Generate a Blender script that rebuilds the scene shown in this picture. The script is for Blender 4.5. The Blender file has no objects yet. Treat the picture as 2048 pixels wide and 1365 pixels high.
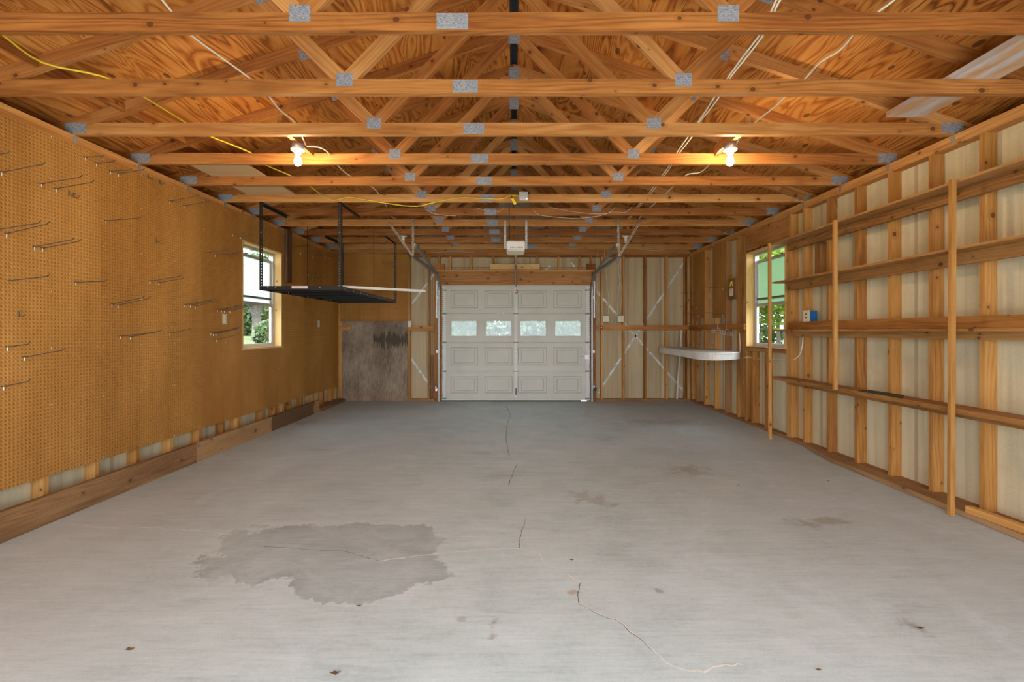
import bpy, math, random
import numpy as np
from mathutils import Vector, Matrix

random.seed(7)
S = bpy.context.scene
COL = S.collection

# ------------------------------------------------------------------ camera, sky, sun, exposure
F, CX, CY, CZ = 950.0, 1028.0, 663.0, 1.30          # focal length and vanishing point in the 2048x1365 frame
cam_d = bpy.data.cameras.new('camera')
cam = bpy.data.objects.new('camera', cam_d); COL.objects.link(cam)
cam_d.sensor_width = 36.0
cam_d.lens = F / 2048.0 * 36.0
cam_d.shift_x = (1024.0 - CX) / 2048.0
cam_d.shift_y = -(682.5 - CY) / 2048.0
cam_d.clip_start = 0.02; cam_d.clip_end = 500
cam.location = (0, 0, CZ)
cam.rotation_euler = (math.radians(90), 0, 0)
S.camera = cam

W = bpy.data.worlds.new('sky'); S.world = W; W.use_nodes = True
bg = W.node_tree.nodes['Background']
bg.inputs[0].default_value = (0.84, 0.92, 1.0, 1)
bg.inputs[1].default_value = 7.0
sun_d = bpy.data.lights.new('sun', 'SUN'); sun_d.energy = 15.0; sun_d.angle = math.radians(2.0)
sun_d.color = (1.0, 0.985, 0.95)
sun = bpy.data.objects.new('sun', sun_d); COL.objects.link(sun)
sun.rotation_euler = Vector((-0.10, 0.62, -0.78)).to_track_quat('-Z', 'Y').to_euler()

S.view_settings.view_transform = 'Standard'
S.view_settings.look = 'None'
S.view_settings.gamma = 1.0
S.view_settings.use_curve_mapping = False
S.view_settings.exposure = 0.12

BULB_POWER = 370.0
BULB_COLOR = (1.0, 0.74, 0.44)

# ------------------------------------------------------------------ helpers
def at(px, py, Y):
    return Vector(((px - CX) * Y / F, Y, CZ - (py - CY) * Y / F))
def onX(px, py, X):
    return at(px, py, X * F / (px - CX))
def onZ(px, py, Z):
    return at(px, py, (CZ - Z) * F / (py - CY))

class MB:
    """collects shapes of one part; build() links them as one mesh object"""
    def __init__(s):
        s.v = []; s.f = []; s.uv = []; s.smooth = []
    def _add(s, vs, fs, uvs, smooth=False):
        b = len(s.v)
        s.v += [tuple(p) for p in vs]
        for f, u in zip(fs, uvs):
            s.f.append([b + i for i in f]); s.uv.append(u); s.smooth.append(smooth)
        return s
    def hexa(s, P, length_axis=None):
        """P: 8 corners, bottom ring 0-3, top ring 4-7; grain runs from face (0,3,7,4) to face (1,2,6,5)"""
        P = [Vector(p) for p in P]
        ox, oy = random.uniform(0, 20), random.uniform(0, 20)
        L = (P[1] - P[0]).length; Wd = (P[3] - P[0]).length; H = (P[4] - P[0]).length
        fs = [(0, 3, 2, 1), (4, 5, 6, 7), (0, 1, 5, 4), (3, 7, 6, 2), (0, 4, 7, 3), (1, 2, 6, 5)]
        def U(a, b): return (a + ox, b + oy)
        uvs = [[U(0, 0), U(0, Wd), U(L, Wd), U(L, 0)],
               [U(0, 1.3), U(L, 1.3), U(L, 1.3 + Wd), U(0, 1.3 + Wd)],
               [U(0, 2.1), U(L, 2.1), U(L, 2.1 + H), U(0, 2.1 + H)],
               [U(0, 3.1), U(0, 3.1 + H), U(L, 3.1 + H), U(L, 3.1)],
               [U(5, 0), U(5, H), U(5 + Wd * .1, H), U(5 + Wd * .1, 0)],
               [U(7, 0), U(7 + Wd * .1, 0), U(7 + Wd * .1, H), U(7, H)]]
        return s._add(P, fs, uvs)
    def box(s, x0, x1, y0, y1, z0, z1, grain='auto'):
        d = {'x': x1 - x0, 'y': y1 - y0, 'z': z1 - z0}
        if grain == 'auto': grain = max(d, key=lambda k: d[k])
        if grain == 'x':
            P = [(x0, y0, z0), (x1, y0, z0), (x1, y1, z0), (x0, y1, z0), (x0, y0, z1), (x1, y0, z1), (x1, y1, z1), (x0, y1, z1)]
        elif grain == 'y':
            P = [(x1, y0, z0), (x1, y1, z0), (x0, y1, z0), (x0, y0, z0), (x1, y0, z1), (x1, y1, z1), (x0, y1, z1), (x0, y0, z1)]
        else:
            P = [(x0, y1, z0), (x0, y1, z1), (x0, y0, z1), (x0, y0, z0), (x1, y1, z0), (x1, y1, z1), (x1, y0, z1), (x1, y0, z0)]
        return s.hexa(P)
    def beam(s, p0, p1, w, t, side=None):
        """bar from p0 to p1; w across the direction side, t across the remaining one"""
        p0, p1 = Vector(p0), Vector(p1); d = (p1 - p0).normalized()
        a = Vector(side) if side else (Vector((0, 0, 1)) if abs(d.z) < .9 else Vector((0, 1, 0)))
        a = (a - a.dot(d) * d).normalized(); b = d.cross(a)
        a = a * w / 2; b = b * t / 2
        P = [p0 + b - a, p1 + b - a, p1 - b - a, p0 - b - a, p0 + b + a, p1 + b + a, p1 - b + a, p0 - b + a]
        return s.hexa(P)
    def prismXZ(s, poly, y0, y1, u0=(1, 0)):
        """convex polygon in XZ extruded along Y, grain along u0"""
        n = len(poly); ox, oy = random.uniform(0, 20), random.uniform(0, 20)
        ud = Vector(u0).normalized(); vd = Vector((-ud.y, ud.x))
        def uv(p, k=0.0): q = Vector(p); return (q.dot(ud) + ox, q.dot(vd) + oy + k)
        vs = [(p[0], y0, p[1]) for p in poly] + [(p[0], y1, p[1]) for p in poly]
        fs = [tuple(range(n)), tuple(range(2 * n - 1, n - 1, -1))]
        uvs = [[uv(p) for p in poly], [uv(p, 1.7) for p in reversed(poly)]]
        for i in range(n):
            j = (i + 1) % n
            fs.append((i, i + n, j + n, j))
            a, b = uv(poly[i]), uv(poly[j]); t = abs(y1 - y0)
            uvs.append([(a[0], a[1] + 3), (a[0], a[1] + 3 + t), (b[0], b[1] + 3 + t), (b[0], b[1] + 3)])
        return s._add(vs, fs, uvs)
    def prismXY(s, poly, z0, z1):
        n = len(poly); ox = random.uniform(0, 20)
        vs = [(p[0], p[1], z0) for p in poly] + [(p[0], p[1], z1) for p in poly]
        fs = [tuple(reversed(range(n))), tuple(range(n, 2 * n))]
        uvs = [[(p[1] + ox, p[0]) for p in reversed(poly)], [(p[1] + ox, p[0]) for p in poly]]
        L = 0
        for i in range(n):
            j = (i + 1) % n
            l = (Vector(poly[j]) - Vector(poly[i])).length
            fs.append((i, j, j + n, i + n))
            uvs.append([(L + ox, 2), (L + l + ox, 2), (L + l + ox, 2 + z1 - z0), (L + ox, 2 + z1 - z0)]); L += l
        return s._add(vs, fs, uvs)
    def tube(s, pts, r, n=8, caps=True):
        pts = [Vector(p) for p in pts]; rings = []; up = Vector((0, 0, 1)); L = [0]
        for i in range(1, len(pts)): L.append(L[-1] + (pts[i] - pts[i - 1]).length)
        prev = None
        for i, p in enumerate(pts):
            d = (pts[min(i + 1, len(pts) - 1)] - pts[max(i - 1, 0)]).normalized()
            a = prev if prev else (up if abs(d.z) < .9 else Vector((1, 0, 0)))
            a = (a - a.dot(d) * d).normalized(); prev = a; b = d.cross(a)
            rr = r[i] if isinstance(r, (list, tuple)) else r
            rings.append([p + a * math.cos(2 * math.pi * k / n) * rr + b * math.sin(2 * math.pi * k / n) * rr for k in range(n)])
        vs = [q for ring in rings for q in ring]; fs = []; uvs = []
        for i in range(len(pts) - 1):
            for k in range(n):
                k2 = (k + 1) % n
                fs.append((i * n + k, i * n + k2, (i + 1) * n + k2, (i + 1) * n + k))
                uvs.append([(L[i], k * .02), (L[i], k * .02 + .02), (L[i + 1], k * .02 + .02), (L[i + 1], k * .02)])
        s._add(vs, fs, uvs, True)
        if caps:
            s._add(rings[0], [tuple(reversed(range(n)))], [[(0, 0)] * n]); s._add(rings[-1], [tuple(range(n))], [[(0, 0)] * n])
        return s
    def lathe(s, c, prof, n=24, axis='z'):
        """prof: (r, h) pairs from first to last along the axis"""
        c = Vector(c); vs = []; fs = []; uvs = []
        for r, h in prof:
            for k in range(n):
                a = 2 * math.pi * k / n; x, y = r * math.cos(a), r * math.sin(a)
                q = {'z': (x, y, h), 'x': (h, x, y), 'y': (y, h, x)}[axis]
                vs.append(c + Vector(q))
        for i in range(len(prof) - 1):
            for k in range(n):
                k2 = (k + 1) % n
                fs.append((i * n + k, i * n + k2, (i + 1) * n + k2, (i + 1) * n + k)); uvs.append([(0, 0)] * 4)
        s._add(vs, fs, uvs, True)
        s._add(vs[:n], [tuple(reversed(range(n)))], [[(0, 0)] * n]); s._add(vs[-n:], [tuple(range(n))], [[(0, 0)] * n])
        return s
    def perforated(s, p0, p1, w, side, pitch=0.03, hole=0.5, t=0.0025):
        """flat punched strip: two edge bars and the bridges between the holes"""
        p0, p1 = Vector(p0), Vector(p1); d = (p1 - p0); L = d.length; d.normalize()
        a = Vector(side); a = (a - a.dot(d) * d).normalized()
        e = w * .3
        s.beam(p0 + a * (w / 2 - e / 2), p1 + a * (w / 2 - e / 2), e, t, a)
        s.beam(p0 - a * (w / 2 - e / 2), p1 - a * (w / 2 - e / 2), e, t, a)
        n = max(1, int(L / pitch)); st = L / n
        for i in range(n + 1):
            q = p0 + d * st * i; h = st * (1 - hole) / 2
            a0 = max(0, st * i - h); a1 = min(L, st * i + h)
            s.beam(p0 + d * a0, p0 + d * a1, w - 2 * e, t, a)
        return s
    def angle(s, p0, p1, w, n1, n2, pitch=0.03, t=0.0025):
        n1, n2 = Vector(n1), Vector(n2); p0, p1 = Vector(p0), Vector(p1)
        s.perforated(p0 + n1 * w / 2, p1 + n1 * w / 2, w, n1, pitch, .5, t)
        s.perforated(p0 + n2 * w / 2, p1 + n2 * w / 2, w, n2, pitch, .5, t)
        return s
    def build(s, name, mat, parent=None, bevel=0):
        m = bpy.data.meshes.new(name)
        m.from_pydata(s.v, [], s.f)
        uvl = m.uv_layers.new(name='UVMap')
        flat = [c for u in s.uv for p in u for c in p]
        uvl.data.foreach_set('uv', flat)
        m.polygons.foreach_set('use_smooth', s.smooth)
        m.materials.append(mat); m.update()
        o = bpy.data.objects.new(name, m); COL.objects.link(o)
        if parent: o.parent = parent
        if bevel:
            b = o.modifiers.new('bevel', 'BEVEL'); b.width = bevel; b.segments = 2; b.limit_method = 'ANGLE'
        return o

def tag(o, label, cat, group=None):
    o['label'] = label; o['category'] = cat
    if group: o['group'] = group
    return o
def structure(o, label=None, cat=None):
    o['kind'] = 'structure'
    if label: o['label'] = label
    if cat: o['category'] = cat
    return o
def thing(name, label, cat, loc=(0, 0, 0), group=None):
    o = bpy.data.objects.new(name, None); COL.objects.link(o); o.location = loc
    o.empty_display_size = .1
    return tag(o, label, cat, group)
def copy_tree(o, parent=None):
    c = o.copy(); COL.objects.link(c)
    if parent: c.parent = parent
    for ch in list(o.children): copy_tree(ch, c)
    return c

# ------------------------------------------------------------------ materials
def new_mat(name):
    m = bpy.data.materials.new(name); m.use_nodes = True
    nt = m.node_tree; b = nt.nodes['Principled BSDF']
    return m, nt, b
def N(nt, kind, **kw):
    n = nt.nodes.new(kind)
    for k, v in kw.items(): setattr(n, k, v)
    return n
def ramp(nt, stops, src):
    r = N(nt, 'ShaderNodeValToRGB'); e = r.color_ramp.elements
    while len(e) < len(stops): e.new(0.5)
    for i, (p, c) in enumerate(stops):
        e[i].position = p; e[i].color = (*c, 1) if len(c) == 3 else c
    nt.links.new(src, r.inputs[0]); return r.outputs[0]
def math_(nt, op, a, b=None, c=None):
    n = N(nt, 'ShaderNodeMath', operation=op)
    for i, x in enumerate((a, b, c)):
        if x is None: continue
        if isinstance(x, (int, float)): n.inputs[i].default_value = x
        else: nt.links.new(x, n.inputs[i])
    return n.outputs[0]
def mix(nt, fac, a, b, mode='MIX'):
    n = N(nt, 'ShaderNodeMix', data_type='RGBA', blend_type=mode)
    for i, x in ((0, fac), (6, a), (7, b)):
        if isinstance(x, (int, float)): n.inputs[i].default_value = x
        elif isinstance(x, tuple): n.inputs[i].default_value = (*x, 1)
        else: nt.links.new(x, n.inputs[i])
    return n.outputs[2]
def scaled(nt, vec, sx, sy, sz=1.0, add=None):
    n = N(nt, 'ShaderNodeVectorMath', operation='MULTIPLY'); nt.links.new(vec, n.inputs[0]); n.inputs[1].default_value = (sx, sy, sz)
    return n.outputs[0]
def noise(nt, vec, scale, detail=3, rough=.55, dist=0):
    n = N(nt, 'ShaderNodeTexNoise'); nt.links.new(vec, n.inputs['Vector'])
    n.inputs['Scale'].default_value = scale; n.inputs['Detail'].default_value = detail
    n.inputs['Roughness'].default_value = rough; n.inputs['Distortion'].default_value = dist
    return n.outputs[0]

def wood(name, dark, mid, light, knot=(.10, .03, .01), rough=.62, grain=44.0, contrast=.62, weather=None, knots=True):
    m, nt, b = new_mat(name); L = nt.links.new
    uv = N(nt, 'ShaderNodeUVMap').outputs[0]
    oi = N(nt, 'ShaderNodeObjectInfo')
    off = N(nt, 'ShaderNodeCombineXYZ'); L(math_(nt, 'MULTIPLY', oi.outputs['Random'], 31.7), off.inputs[0]); L(math_(nt, 'MULTIPLY', oi.outputs['Random'], 17.3), off.inputs[1])
    va = N(nt, 'ShaderNodeVectorMath', operation='ADD'); L(uv, va.inputs[0]); L(off.outputs[0], va.inputs[1]); vec = va.outputs[0]
    # slow bending of the growth rings, then rings and fine fibre
    bend = noise(nt, scaled(nt, vec, .55, 6.0), 1.0, 2, .5)
    sep = N(nt, 'ShaderNodeSeparateXYZ'); L(vec, sep.inputs[0])
    ph = math_(nt, 'ADD', math_(nt, 'MULTIPLY', sep.outputs[1], grain * 4), math_(nt, 'MULTIPLY', bend, 62.0))
    ring = math_(nt, 'MULTIPLY_ADD', math_(nt, 'SINE', ph), .5, .5)
    ring = math_(nt, 'MULTIPLY', math_(nt, 'POWER', ring, .6), math_(nt, 'MULTIPLY', noise(nt, scaled(nt, vec, 1.1, 7), 1.0, 2, .5), 1.7))
    fibre = noise(nt, scaled(nt, vec, 6, 160), 1.0, 3, .6)
    tone = noise(nt, scaled(nt, vec, .8, 2.5), 1.0, 3, .6)
    v = math_(nt, 'ADD', math_(nt, 'MULTIPLY', ring, .22 * contrast), math_(nt, 'ADD', math_(nt, 'MULTIPLY', fibre, .34), math_(nt, 'MULTIPLY', tone, .66)))
    v = math_(nt, 'ADD', v, math_(nt, 'MULTIPLY_ADD', oi.outputs['Random'], .36, -.14))
    col = ramp(nt, [(.34, dark), (.60, mid), (.92, light)], v)
    if knots:
        vo = N(nt, 'ShaderNodeTexVoronoi', voronoi_dimensions='2D'); L(scaled(nt, vec, 5.0, 6.2), vo.inputs['Vector']); vo.inputs['Scale'].default_value = 1.0
        keep = N(nt, 'ShaderNodeSeparateColor'); L(vo.outputs['Color'], keep.inputs[0])
        size = math_(nt, 'MULTIPLY', math_(nt, 'MAXIMUM', math_(nt, 'SUBTRACT', keep.outputs[0], .50), 0), .24)
        k = math_(nt, 'LESS_THAN', math_(nt, 'ADD', vo.outputs['Distance'], math_(nt, 'MULTIPLY', fibre, .03)), size)
        halo = math_(nt, 'LESS_THAN', vo.outputs['Distance'], math_(nt, 'MULTIPLY', size, 2.1))
        col = mix(nt, math_(nt, 'MULTIPLY', halo, .22), col, dark)
        col = mix(nt, math_(nt, 'MULTIPLY', k, .8), col, knot)
    if weather:
        wn = noise(nt, scaled(nt, vec, 2.0, 9.0), 1.0, 5, .65)
        col = mix(nt, ramp(nt, [(.40, (0, 0, 0)), (.62, (1, 1, 1))], wn), col, weather)
    L(col, b.inputs['Base Color'])
    b.inputs['Roughness'].default_value = rough
    b.inputs['Specular IOR Level'].default_value = .25
    bp = N(nt, 'ShaderNodeBump'); bp.inputs['Strength'].default_value = .25; bp.inputs['Distance'].default_value = .002
    L(v, bp.inputs['Height']); L(bp.outputs[0], b.inputs['Normal'])
    return m

M = {}
M['truss'] = wood('truss_pine', (.22, .070, .014), (.47, .190, .048), (.70, .38, .135))
M['stud'] = wood('stud_pine', (.26, .10, .022), (.50, .235, .062), (.70, .40, .145))
M['stud_dark'] = wood('stud_aged', (.16, .075, .03), (.34, .16, .06), (.50, .27, .10))
M['shelf'] = wood('shelf_pine', (.20, .08, .022), (.38, .18, .055), (.54, .30, .11))
M['post'] = wood('post_pine', (.34, .14, .03), (.56, .28, .08), (.72, .43, .16))
M['newpine'] = wood('new_pine', (.58, .33, .11), (.76, .48, .19), (.86, .60, .28))
M['old'] = wood('weathered_board', (.09, .05, .03), (.20, .11, .06), (.32, .19, .10))
M['base'] = wood('skirting_board', (.17, .085, .035), (.34, .19, .085), (.50, .30, .15))
def stained(src, dark):
    m = M[src].copy(); nt = m.node_tree; b = nt.nodes['Principled BSDF']; old = b.inputs['Base Color'].links[0].from_socket
    co = N(nt, 'ShaderNodeTexCoord').outputs['Object']; sp = N(nt, 'ShaderNodeSeparateXYZ'); nt.links.new(co, sp.inputs[0])
    n = noise(nt, co, 5, 3, .6)
    v = math_(nt, 'ADD', sp.outputs[1], math_(nt, 'MULTIPLY', n, .3))
    k = math_(nt, 'MULTIPLY', math_(nt, 'GREATER_THAN', v, 6.30), math_(nt, 'LESS_THAN', v, 7.62))
    nt.links.new(mix(nt, math_(nt, 'MULTIPLY', k, .8), old, dark), b.inputs['Base Color']); return m
M['base2'] = stained('base', (.10, .05, .025))
M['whitewash'] = wood('whitewashed_board', (.45, .22, .08), (.60, .34, .16), (.70, .45, .25), weather=(.62, .60, .58), knots=False)
M['pale'] = wood('pale_plywood', (.55, .36, .17), (.70, .50, .27), (.78, .60, .36), knots=False)
M['header'] = wood('header_board', (.22, .08, .022), (.40, .17, .05), (.56, .29, .10), contrast=1.2)

def plywood(name, dark, mid, light, rings=34.0):
    m, nt, b = new_mat(name); L = nt.links.new
    uv = N(nt, 'ShaderNodeUVMap').outputs[0]
    n0 = noise(nt, scaled(nt, uv, .55, 2.7), 1.0, 3.0, .5, .6)
    fine = noise(nt, scaled(nt, uv, 5, 60), 1.0, 3, .6)
    s = math_(nt, 'MULTIPLY_ADD', math_(nt, 'SINE', math_(nt, 'ADD', math_(nt, 'MULTIPLY', n0, rings * 3.6), math_(nt, 'MULTIPLY', fine, 2.6))), .5, .5)
    s = math_(nt, 'POWER', s, .45); gate = noise(nt, scaled(nt, uv, 1.2, 1.6), 1.0, 2, .5)
    s = math_(nt, 'SUBTRACT', 1.0, math_(nt, 'MULTIPLY', math_(nt, 'SUBTRACT', 1.0, s), math_(nt, 'MULTIPLY', gate, 1.9)))
    tone = noise(nt, scaled(nt, uv, .5, .8), 1.3, 3, .6)
    v = math_(nt, 'ADD', math_(nt, 'MULTIPLY', s, .34), math_(nt, 'ADD', math_(nt, 'MULTIPLY', tone, .66), math_(nt, 'MULTIPLY', fine, .16)))
    col = ramp(nt, [(.34, dark), (.62, mid), (.92, light)], v)
    vo = N(nt, 'ShaderNodeTexVoronoi', voronoi_dimensions='2D'); L(scaled(nt, uv, 1.6, 3.4), vo.inputs['Vector']); vo.inputs['Scale'].default_value = 1.0
    keep = N(nt, 'ShaderNodeSeparateColor'); L(vo.outputs['Color'], keep.inputs[0])
    k = math_(nt, 'LESS_THAN', vo.outputs['Distance'], math_(nt, 'MULTIPLY', keep.outputs[1], .07))
    col = mix(nt, math_(nt, 'MULTIPLY', k, .75), col, (.09, .03, .01))
    L(col, b.inputs['Base Color']); b.inputs['Roughness'].default_value = .7; b.inputs['Specular IOR Level'].default_value = .2
    return m
M['roof'] = plywood('roof_plywood', (.18, .048, .008), (.46, .158, .028), (.71, .34, .085))

def plain(name, col, rough=.5, metal=0.0, spec=.5, vary=0.0, vscale=20):
    m, nt, b = new_mat(name)
    b.inputs['Roughness'].default_value = rough; b.inputs['Metallic'].default_value = metal; b.inputs['Specular IOR Level'].default_value = spec
    co = N(nt, 'ShaderNodeTexCoord').outputs['Object']
    n = noise(nt, co, vscale, 4, .6)
    lo = tuple(max(0, c * (1 - vary)) for c in col); hi = tuple(min(1, c * (1 + vary)) for c in col)
    nt.links.new(ramp(nt, [(.3, lo), (.7, hi)], n), b.inputs['Base Color'])
    return m
M['galv'] = plain('galvanised_steel', (.50, .53, .55), .42, .75, vary=.25, vscale=60)
M['track'] = plain('track_steel', (.36, .39, .38), .45, .6, vary=.2, vscale=30)
M['brace'] = plain('bright_steel_strap', (.62, .63, .60), .5, .15, vary=.45, vscale=14)
M['strap'] = plain('punched_strap_steel', (.30, .28, .24), .5, .4, vary=.35, vscale=50)
M['black'] = plain('black_powder_coat', (.012, .012, .013), .45, .1, vary=.2)
M['bolt'] = plain('zinc_bolt', (.75, .75, .72), .3, .8)
M['wire'] = plain('zinc_wire', (.14, .12, .10), .4, .6, vary=.2)
M['tab'] = plain('pale_steel_tab', (.78, .76, .72), .4, .3)
M['white'] = plain('white_plastic', (.80, .79, .74), .45, vary=.04)
M['cream'] = plain('cream_plastic', (.80, .74, .55), .45, vary=.05)
M['doorw'] = plain('door_white_steel', (.62, .61, .545), .5, vary=.05, vscale=3)
M['doorstile'] = plain('door_stile_steel', (.74, .74, .69), .5, vary=.05, vscale=6)
M['doordark'] = plain('door_hardware', (.20, .20, .18), .5, .5)
M['rubber'] = plain('rubber_seal', (.03, .028, .025), .8)
M['blue'] = plain('blue_box_plastic', (.01, .13, .42), .4)
M['slot'] = plain('dark_slot', (.03, .03, .03), .6)
M['grey'] = plain('grey_box', (.55, .57, .58), .45, .2)
M['ycable'] = plain('yellow_cable_jacket', (.80, .58, .03), .45)
M['wcable'] = plain('white_cable_jacket', (.82, .76, .60), .5, vary=.08)
M['thinwire'] = plain('thin_bell_wire', (.70, .64, .54), .5)
M['alu'] = plain('window_metal', (.52, .52, .50), .45, .3, vary=.1)
M['vinyl'] = plain('window_white', (.74, .74, .72), .5)
M['porc'] = plain('white_porcelain', (.86, .84, .80), .25)
M['benchw'] = plain('white_laminate', (.74, .71, .67), .45, vary=.12, vscale=8)
M['pvc'] = plain('cream_pole', (.72, .66, .54), .5, vary=.06)
M['sticker'] = plain('white_sticker', (.72, .60, .62), .5)
M['yellowtag'] = plain('yellow_tag', (.85, .72, .03), .5)
M['redplastic'] = plain('red_plastic', (.45, .03, .02), .4)
M['darkgreen'] = plain('dark_green_scrap', (.035, .045, .02), .7, vary=.6, vscale=25)
M['leafbit'] = plain('dry_leaf', (.16, .07, .03), .8, vary=.4)
M['ridge'] = plain('ridge_vent', (.02, .03, .05), .8)
M['crackw'] = plain('crack_filler', (.74, .73, .69), .9, vary=.15, vscale=30)
M['crackd'] = plain('open_crack', (.17, .15, .14), .95, vary=.3, vscale=30)
M['bark'] = plain('tree_bark', (.10, .085, .072), .9, vary=.35, vscale=6)

def emit(name, col, strength):
    m, nt, b = new_mat(name)
    b.inputs['Base Color'].default_value = (.9, .9, .9, 1)
    b.inputs['Emission Color'].default_value = (*col, 1); b.inputs['Emission Strength'].default_value = strength
    return m
M['bulb_on'] = emit('lit_bulb', BULB_COLOR, BULB_POWER)
M['led'] = emit('red_led', (1, .05, .03), 9)
M['greenled'] = emit('green_led', (.55, 1, .3), 2.0)

# truss plate: galvanised with punched teeth slots
m, nt, b = new_mat('punched_truss_plate'); L = nt.links.new
co = N(nt, 'ShaderNodeTexCoord').outputs['Object']
sep = N(nt, 'ShaderNodeSeparateXYZ'); L(co, sep.inputs[0])
cb = N(nt, 'ShaderNodeCombineXYZ'); L(sep.outputs[0], cb.inputs[0]); L(sep.outputs[2], cb.inputs[1])
br = N(nt, 'ShaderNodeTexBrick'); L(cb.outputs[0], br.inputs['Vector'])
br.inputs['Scale'].default_value = 1.0; br.inputs['Brick Width'].default_value = .0125; br.inputs['Row Height'].default_value = .0095
br.inputs['Mortar Size'].default_value = .0026; br.inputs['Mortar Smooth'].default_value = .1
br.inputs['Color1'].default_value = (.70, .52, .38, 1); br.inputs['Color2'].default_value = (.13, .14, .16, 1); br.inputs['Mortar'].default_value = (.27, .34, .43, 1)
L(br.outputs[0], b.inputs['Base Color']); b.inputs['Metallic'].default_value = .15; b.inputs['Roughness'].default_value = .5
M['plate'] = m

# cream siding seen from the inside, vertical streaks and brown lap strips
m, nt, b = new_mat('cream_siding_back'); L = nt.links.new
uv = N(nt, 'ShaderNodeUVMap').outputs[0]
streak = noise(nt, scaled(nt, uv, 8, .30), 1.0, 4, .6)
speck = noise(nt, scaled(nt, uv, 90, 60), 1.0, 2, .5)
col = ramp(nt, [(.30, (.50, .43, .26)), (.5, (.67, .60, .41)), (.72, (.77, .71, .52))], math_(nt, 'ADD', math_(nt, 'MULTIPLY', streak, .8), math_(nt, 'MULTIPLY', speck, .2)))
sp = N(nt, 'ShaderNodeSeparateXYZ'); L(uv, sp.inputs[0])
hx = math_(nt, 'FRACT', math_(nt, 'MULTIPLY', sp.outputs[0], 1 / .613))
band = math_(nt, 'MULTIPLY', math_(nt, 'GREATER_THAN', hx, .46), math_(nt, 'LESS_THAN', hx, .52))
band2 = math_(nt, 'MULTIPLY', math_(nt, 'GREATER_THAN', hx, .76), math_(nt, 'LESS_THAN', hx, .79))
col = mix(nt, math_(nt, 'MULTIPLY', band, .6), col, (.38, .25, .13))
col = mix(nt, math_(nt, 'MULTIPLY', band2, .25), col, (.42, .33, .22))
stain = noise(nt, scaled(nt, uv, 2.2, 1.6), 1.0, 4, .6)
col = mix(nt, ramp(nt, [(.52, (0, 0, 0)), (.75, (.6, .6, .6))], stain), col, (.44, .37, .25))
L(col, b.inputs['Base Color']); b.inputs['Roughness'].default_value = .8
M['siding'] = m
m = m.copy(); m.name = 'siding_back_bounce'  # darker, warmer copy: bounce light painted into the back wall colour
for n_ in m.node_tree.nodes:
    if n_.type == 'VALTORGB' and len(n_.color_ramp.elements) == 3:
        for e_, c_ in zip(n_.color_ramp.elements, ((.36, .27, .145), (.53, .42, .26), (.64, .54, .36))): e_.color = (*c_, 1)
M['siding_bounce'] = m

# pegboard
m, nt, b = new_mat('brown_hardboard'); L = nt.links.new
co = N(nt, 'ShaderNodeTexCoord').outputs['Object']
n1 = noise(nt, scaled(nt, co, 1.5, 1.5, .45), 1.0, 4, .6); n2 = noise(nt, co, 90, 3, .7)
v = math_(nt, 'ADD', math_(nt, 'MULTIPLY', n1, .8), math_(nt, 'MULTIPLY', n2, .2))
L(ramp(nt, [(.32, (.30, .125, .022)), (.5, (.44, .205, .046)), (.70, (.58, .29, .075))], v), b.inputs['Base Color'])
b.inputs['Roughness'].default_value = .6; b.inputs['Specular IOR Level'].default_value = .3
M['peg'] = m

# grey weathered plywood sheet with a dark water stain
m, nt, b = new_mat('weathered_plywood'); L = nt.links.new
co = N(nt, 'ShaderNodeTexCoord').outputs['Object']
sp = N(nt, 'ShaderNodeSeparateXYZ'); L(co, sp.inputs[0])
f1 = noise(nt, scaled(nt, co, 34, 1, 9), 1.0, 5, .8); f2 = noise(nt, scaled(nt, co, 3, 1, 1.2), 1.0, 3, .6)
v = math_(nt, 'ADD', math_(nt, 'MULTIPLY', f1, .5), math_(nt, 'MULTIPLY', f2, .5))
col = ramp(nt, [(.34, (.10, .07, .045)), (.50, (.27, .205, .145)), (.66, (.44, .36, .27))], v)
lowred = ramp(nt, [(0, (1, 1, 1)), (.6, (0, 0, 0))], math_(nt, 'ADD', sp.outputs[2], math_(nt, 'MULTIPLY', f2, .4)))
col = mix(nt, math_(nt, 'MULTIPLY', lowred, .35), col, (.34, .16, .09))
rag = noise(nt, scaled(nt, co, 30, 1, 1.2), 1.0, 4, .75)
dz = math_(nt, 'ABSOLUTE', math_(nt, 'SUBTRACT', sp.outputs[2], 1.14))
ins = math_(nt, 'MULTIPLY', math_(nt, 'LESS_THAN', dz, math_(nt, 'MULTIPLY', math_(nt, 'SUBTRACT', rag, .36), .75)), math_(nt, 'GREATER_THAN', sp.outputs[0], -2.62))
col = mix(nt, math_(nt, 'MULTIPLY', ins, .8), col, (.055, .04, .03))
L(col, b.inputs['Base Color']); b.inputs['Roughness'].default_value = .85
M['oldply'] = m

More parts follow.
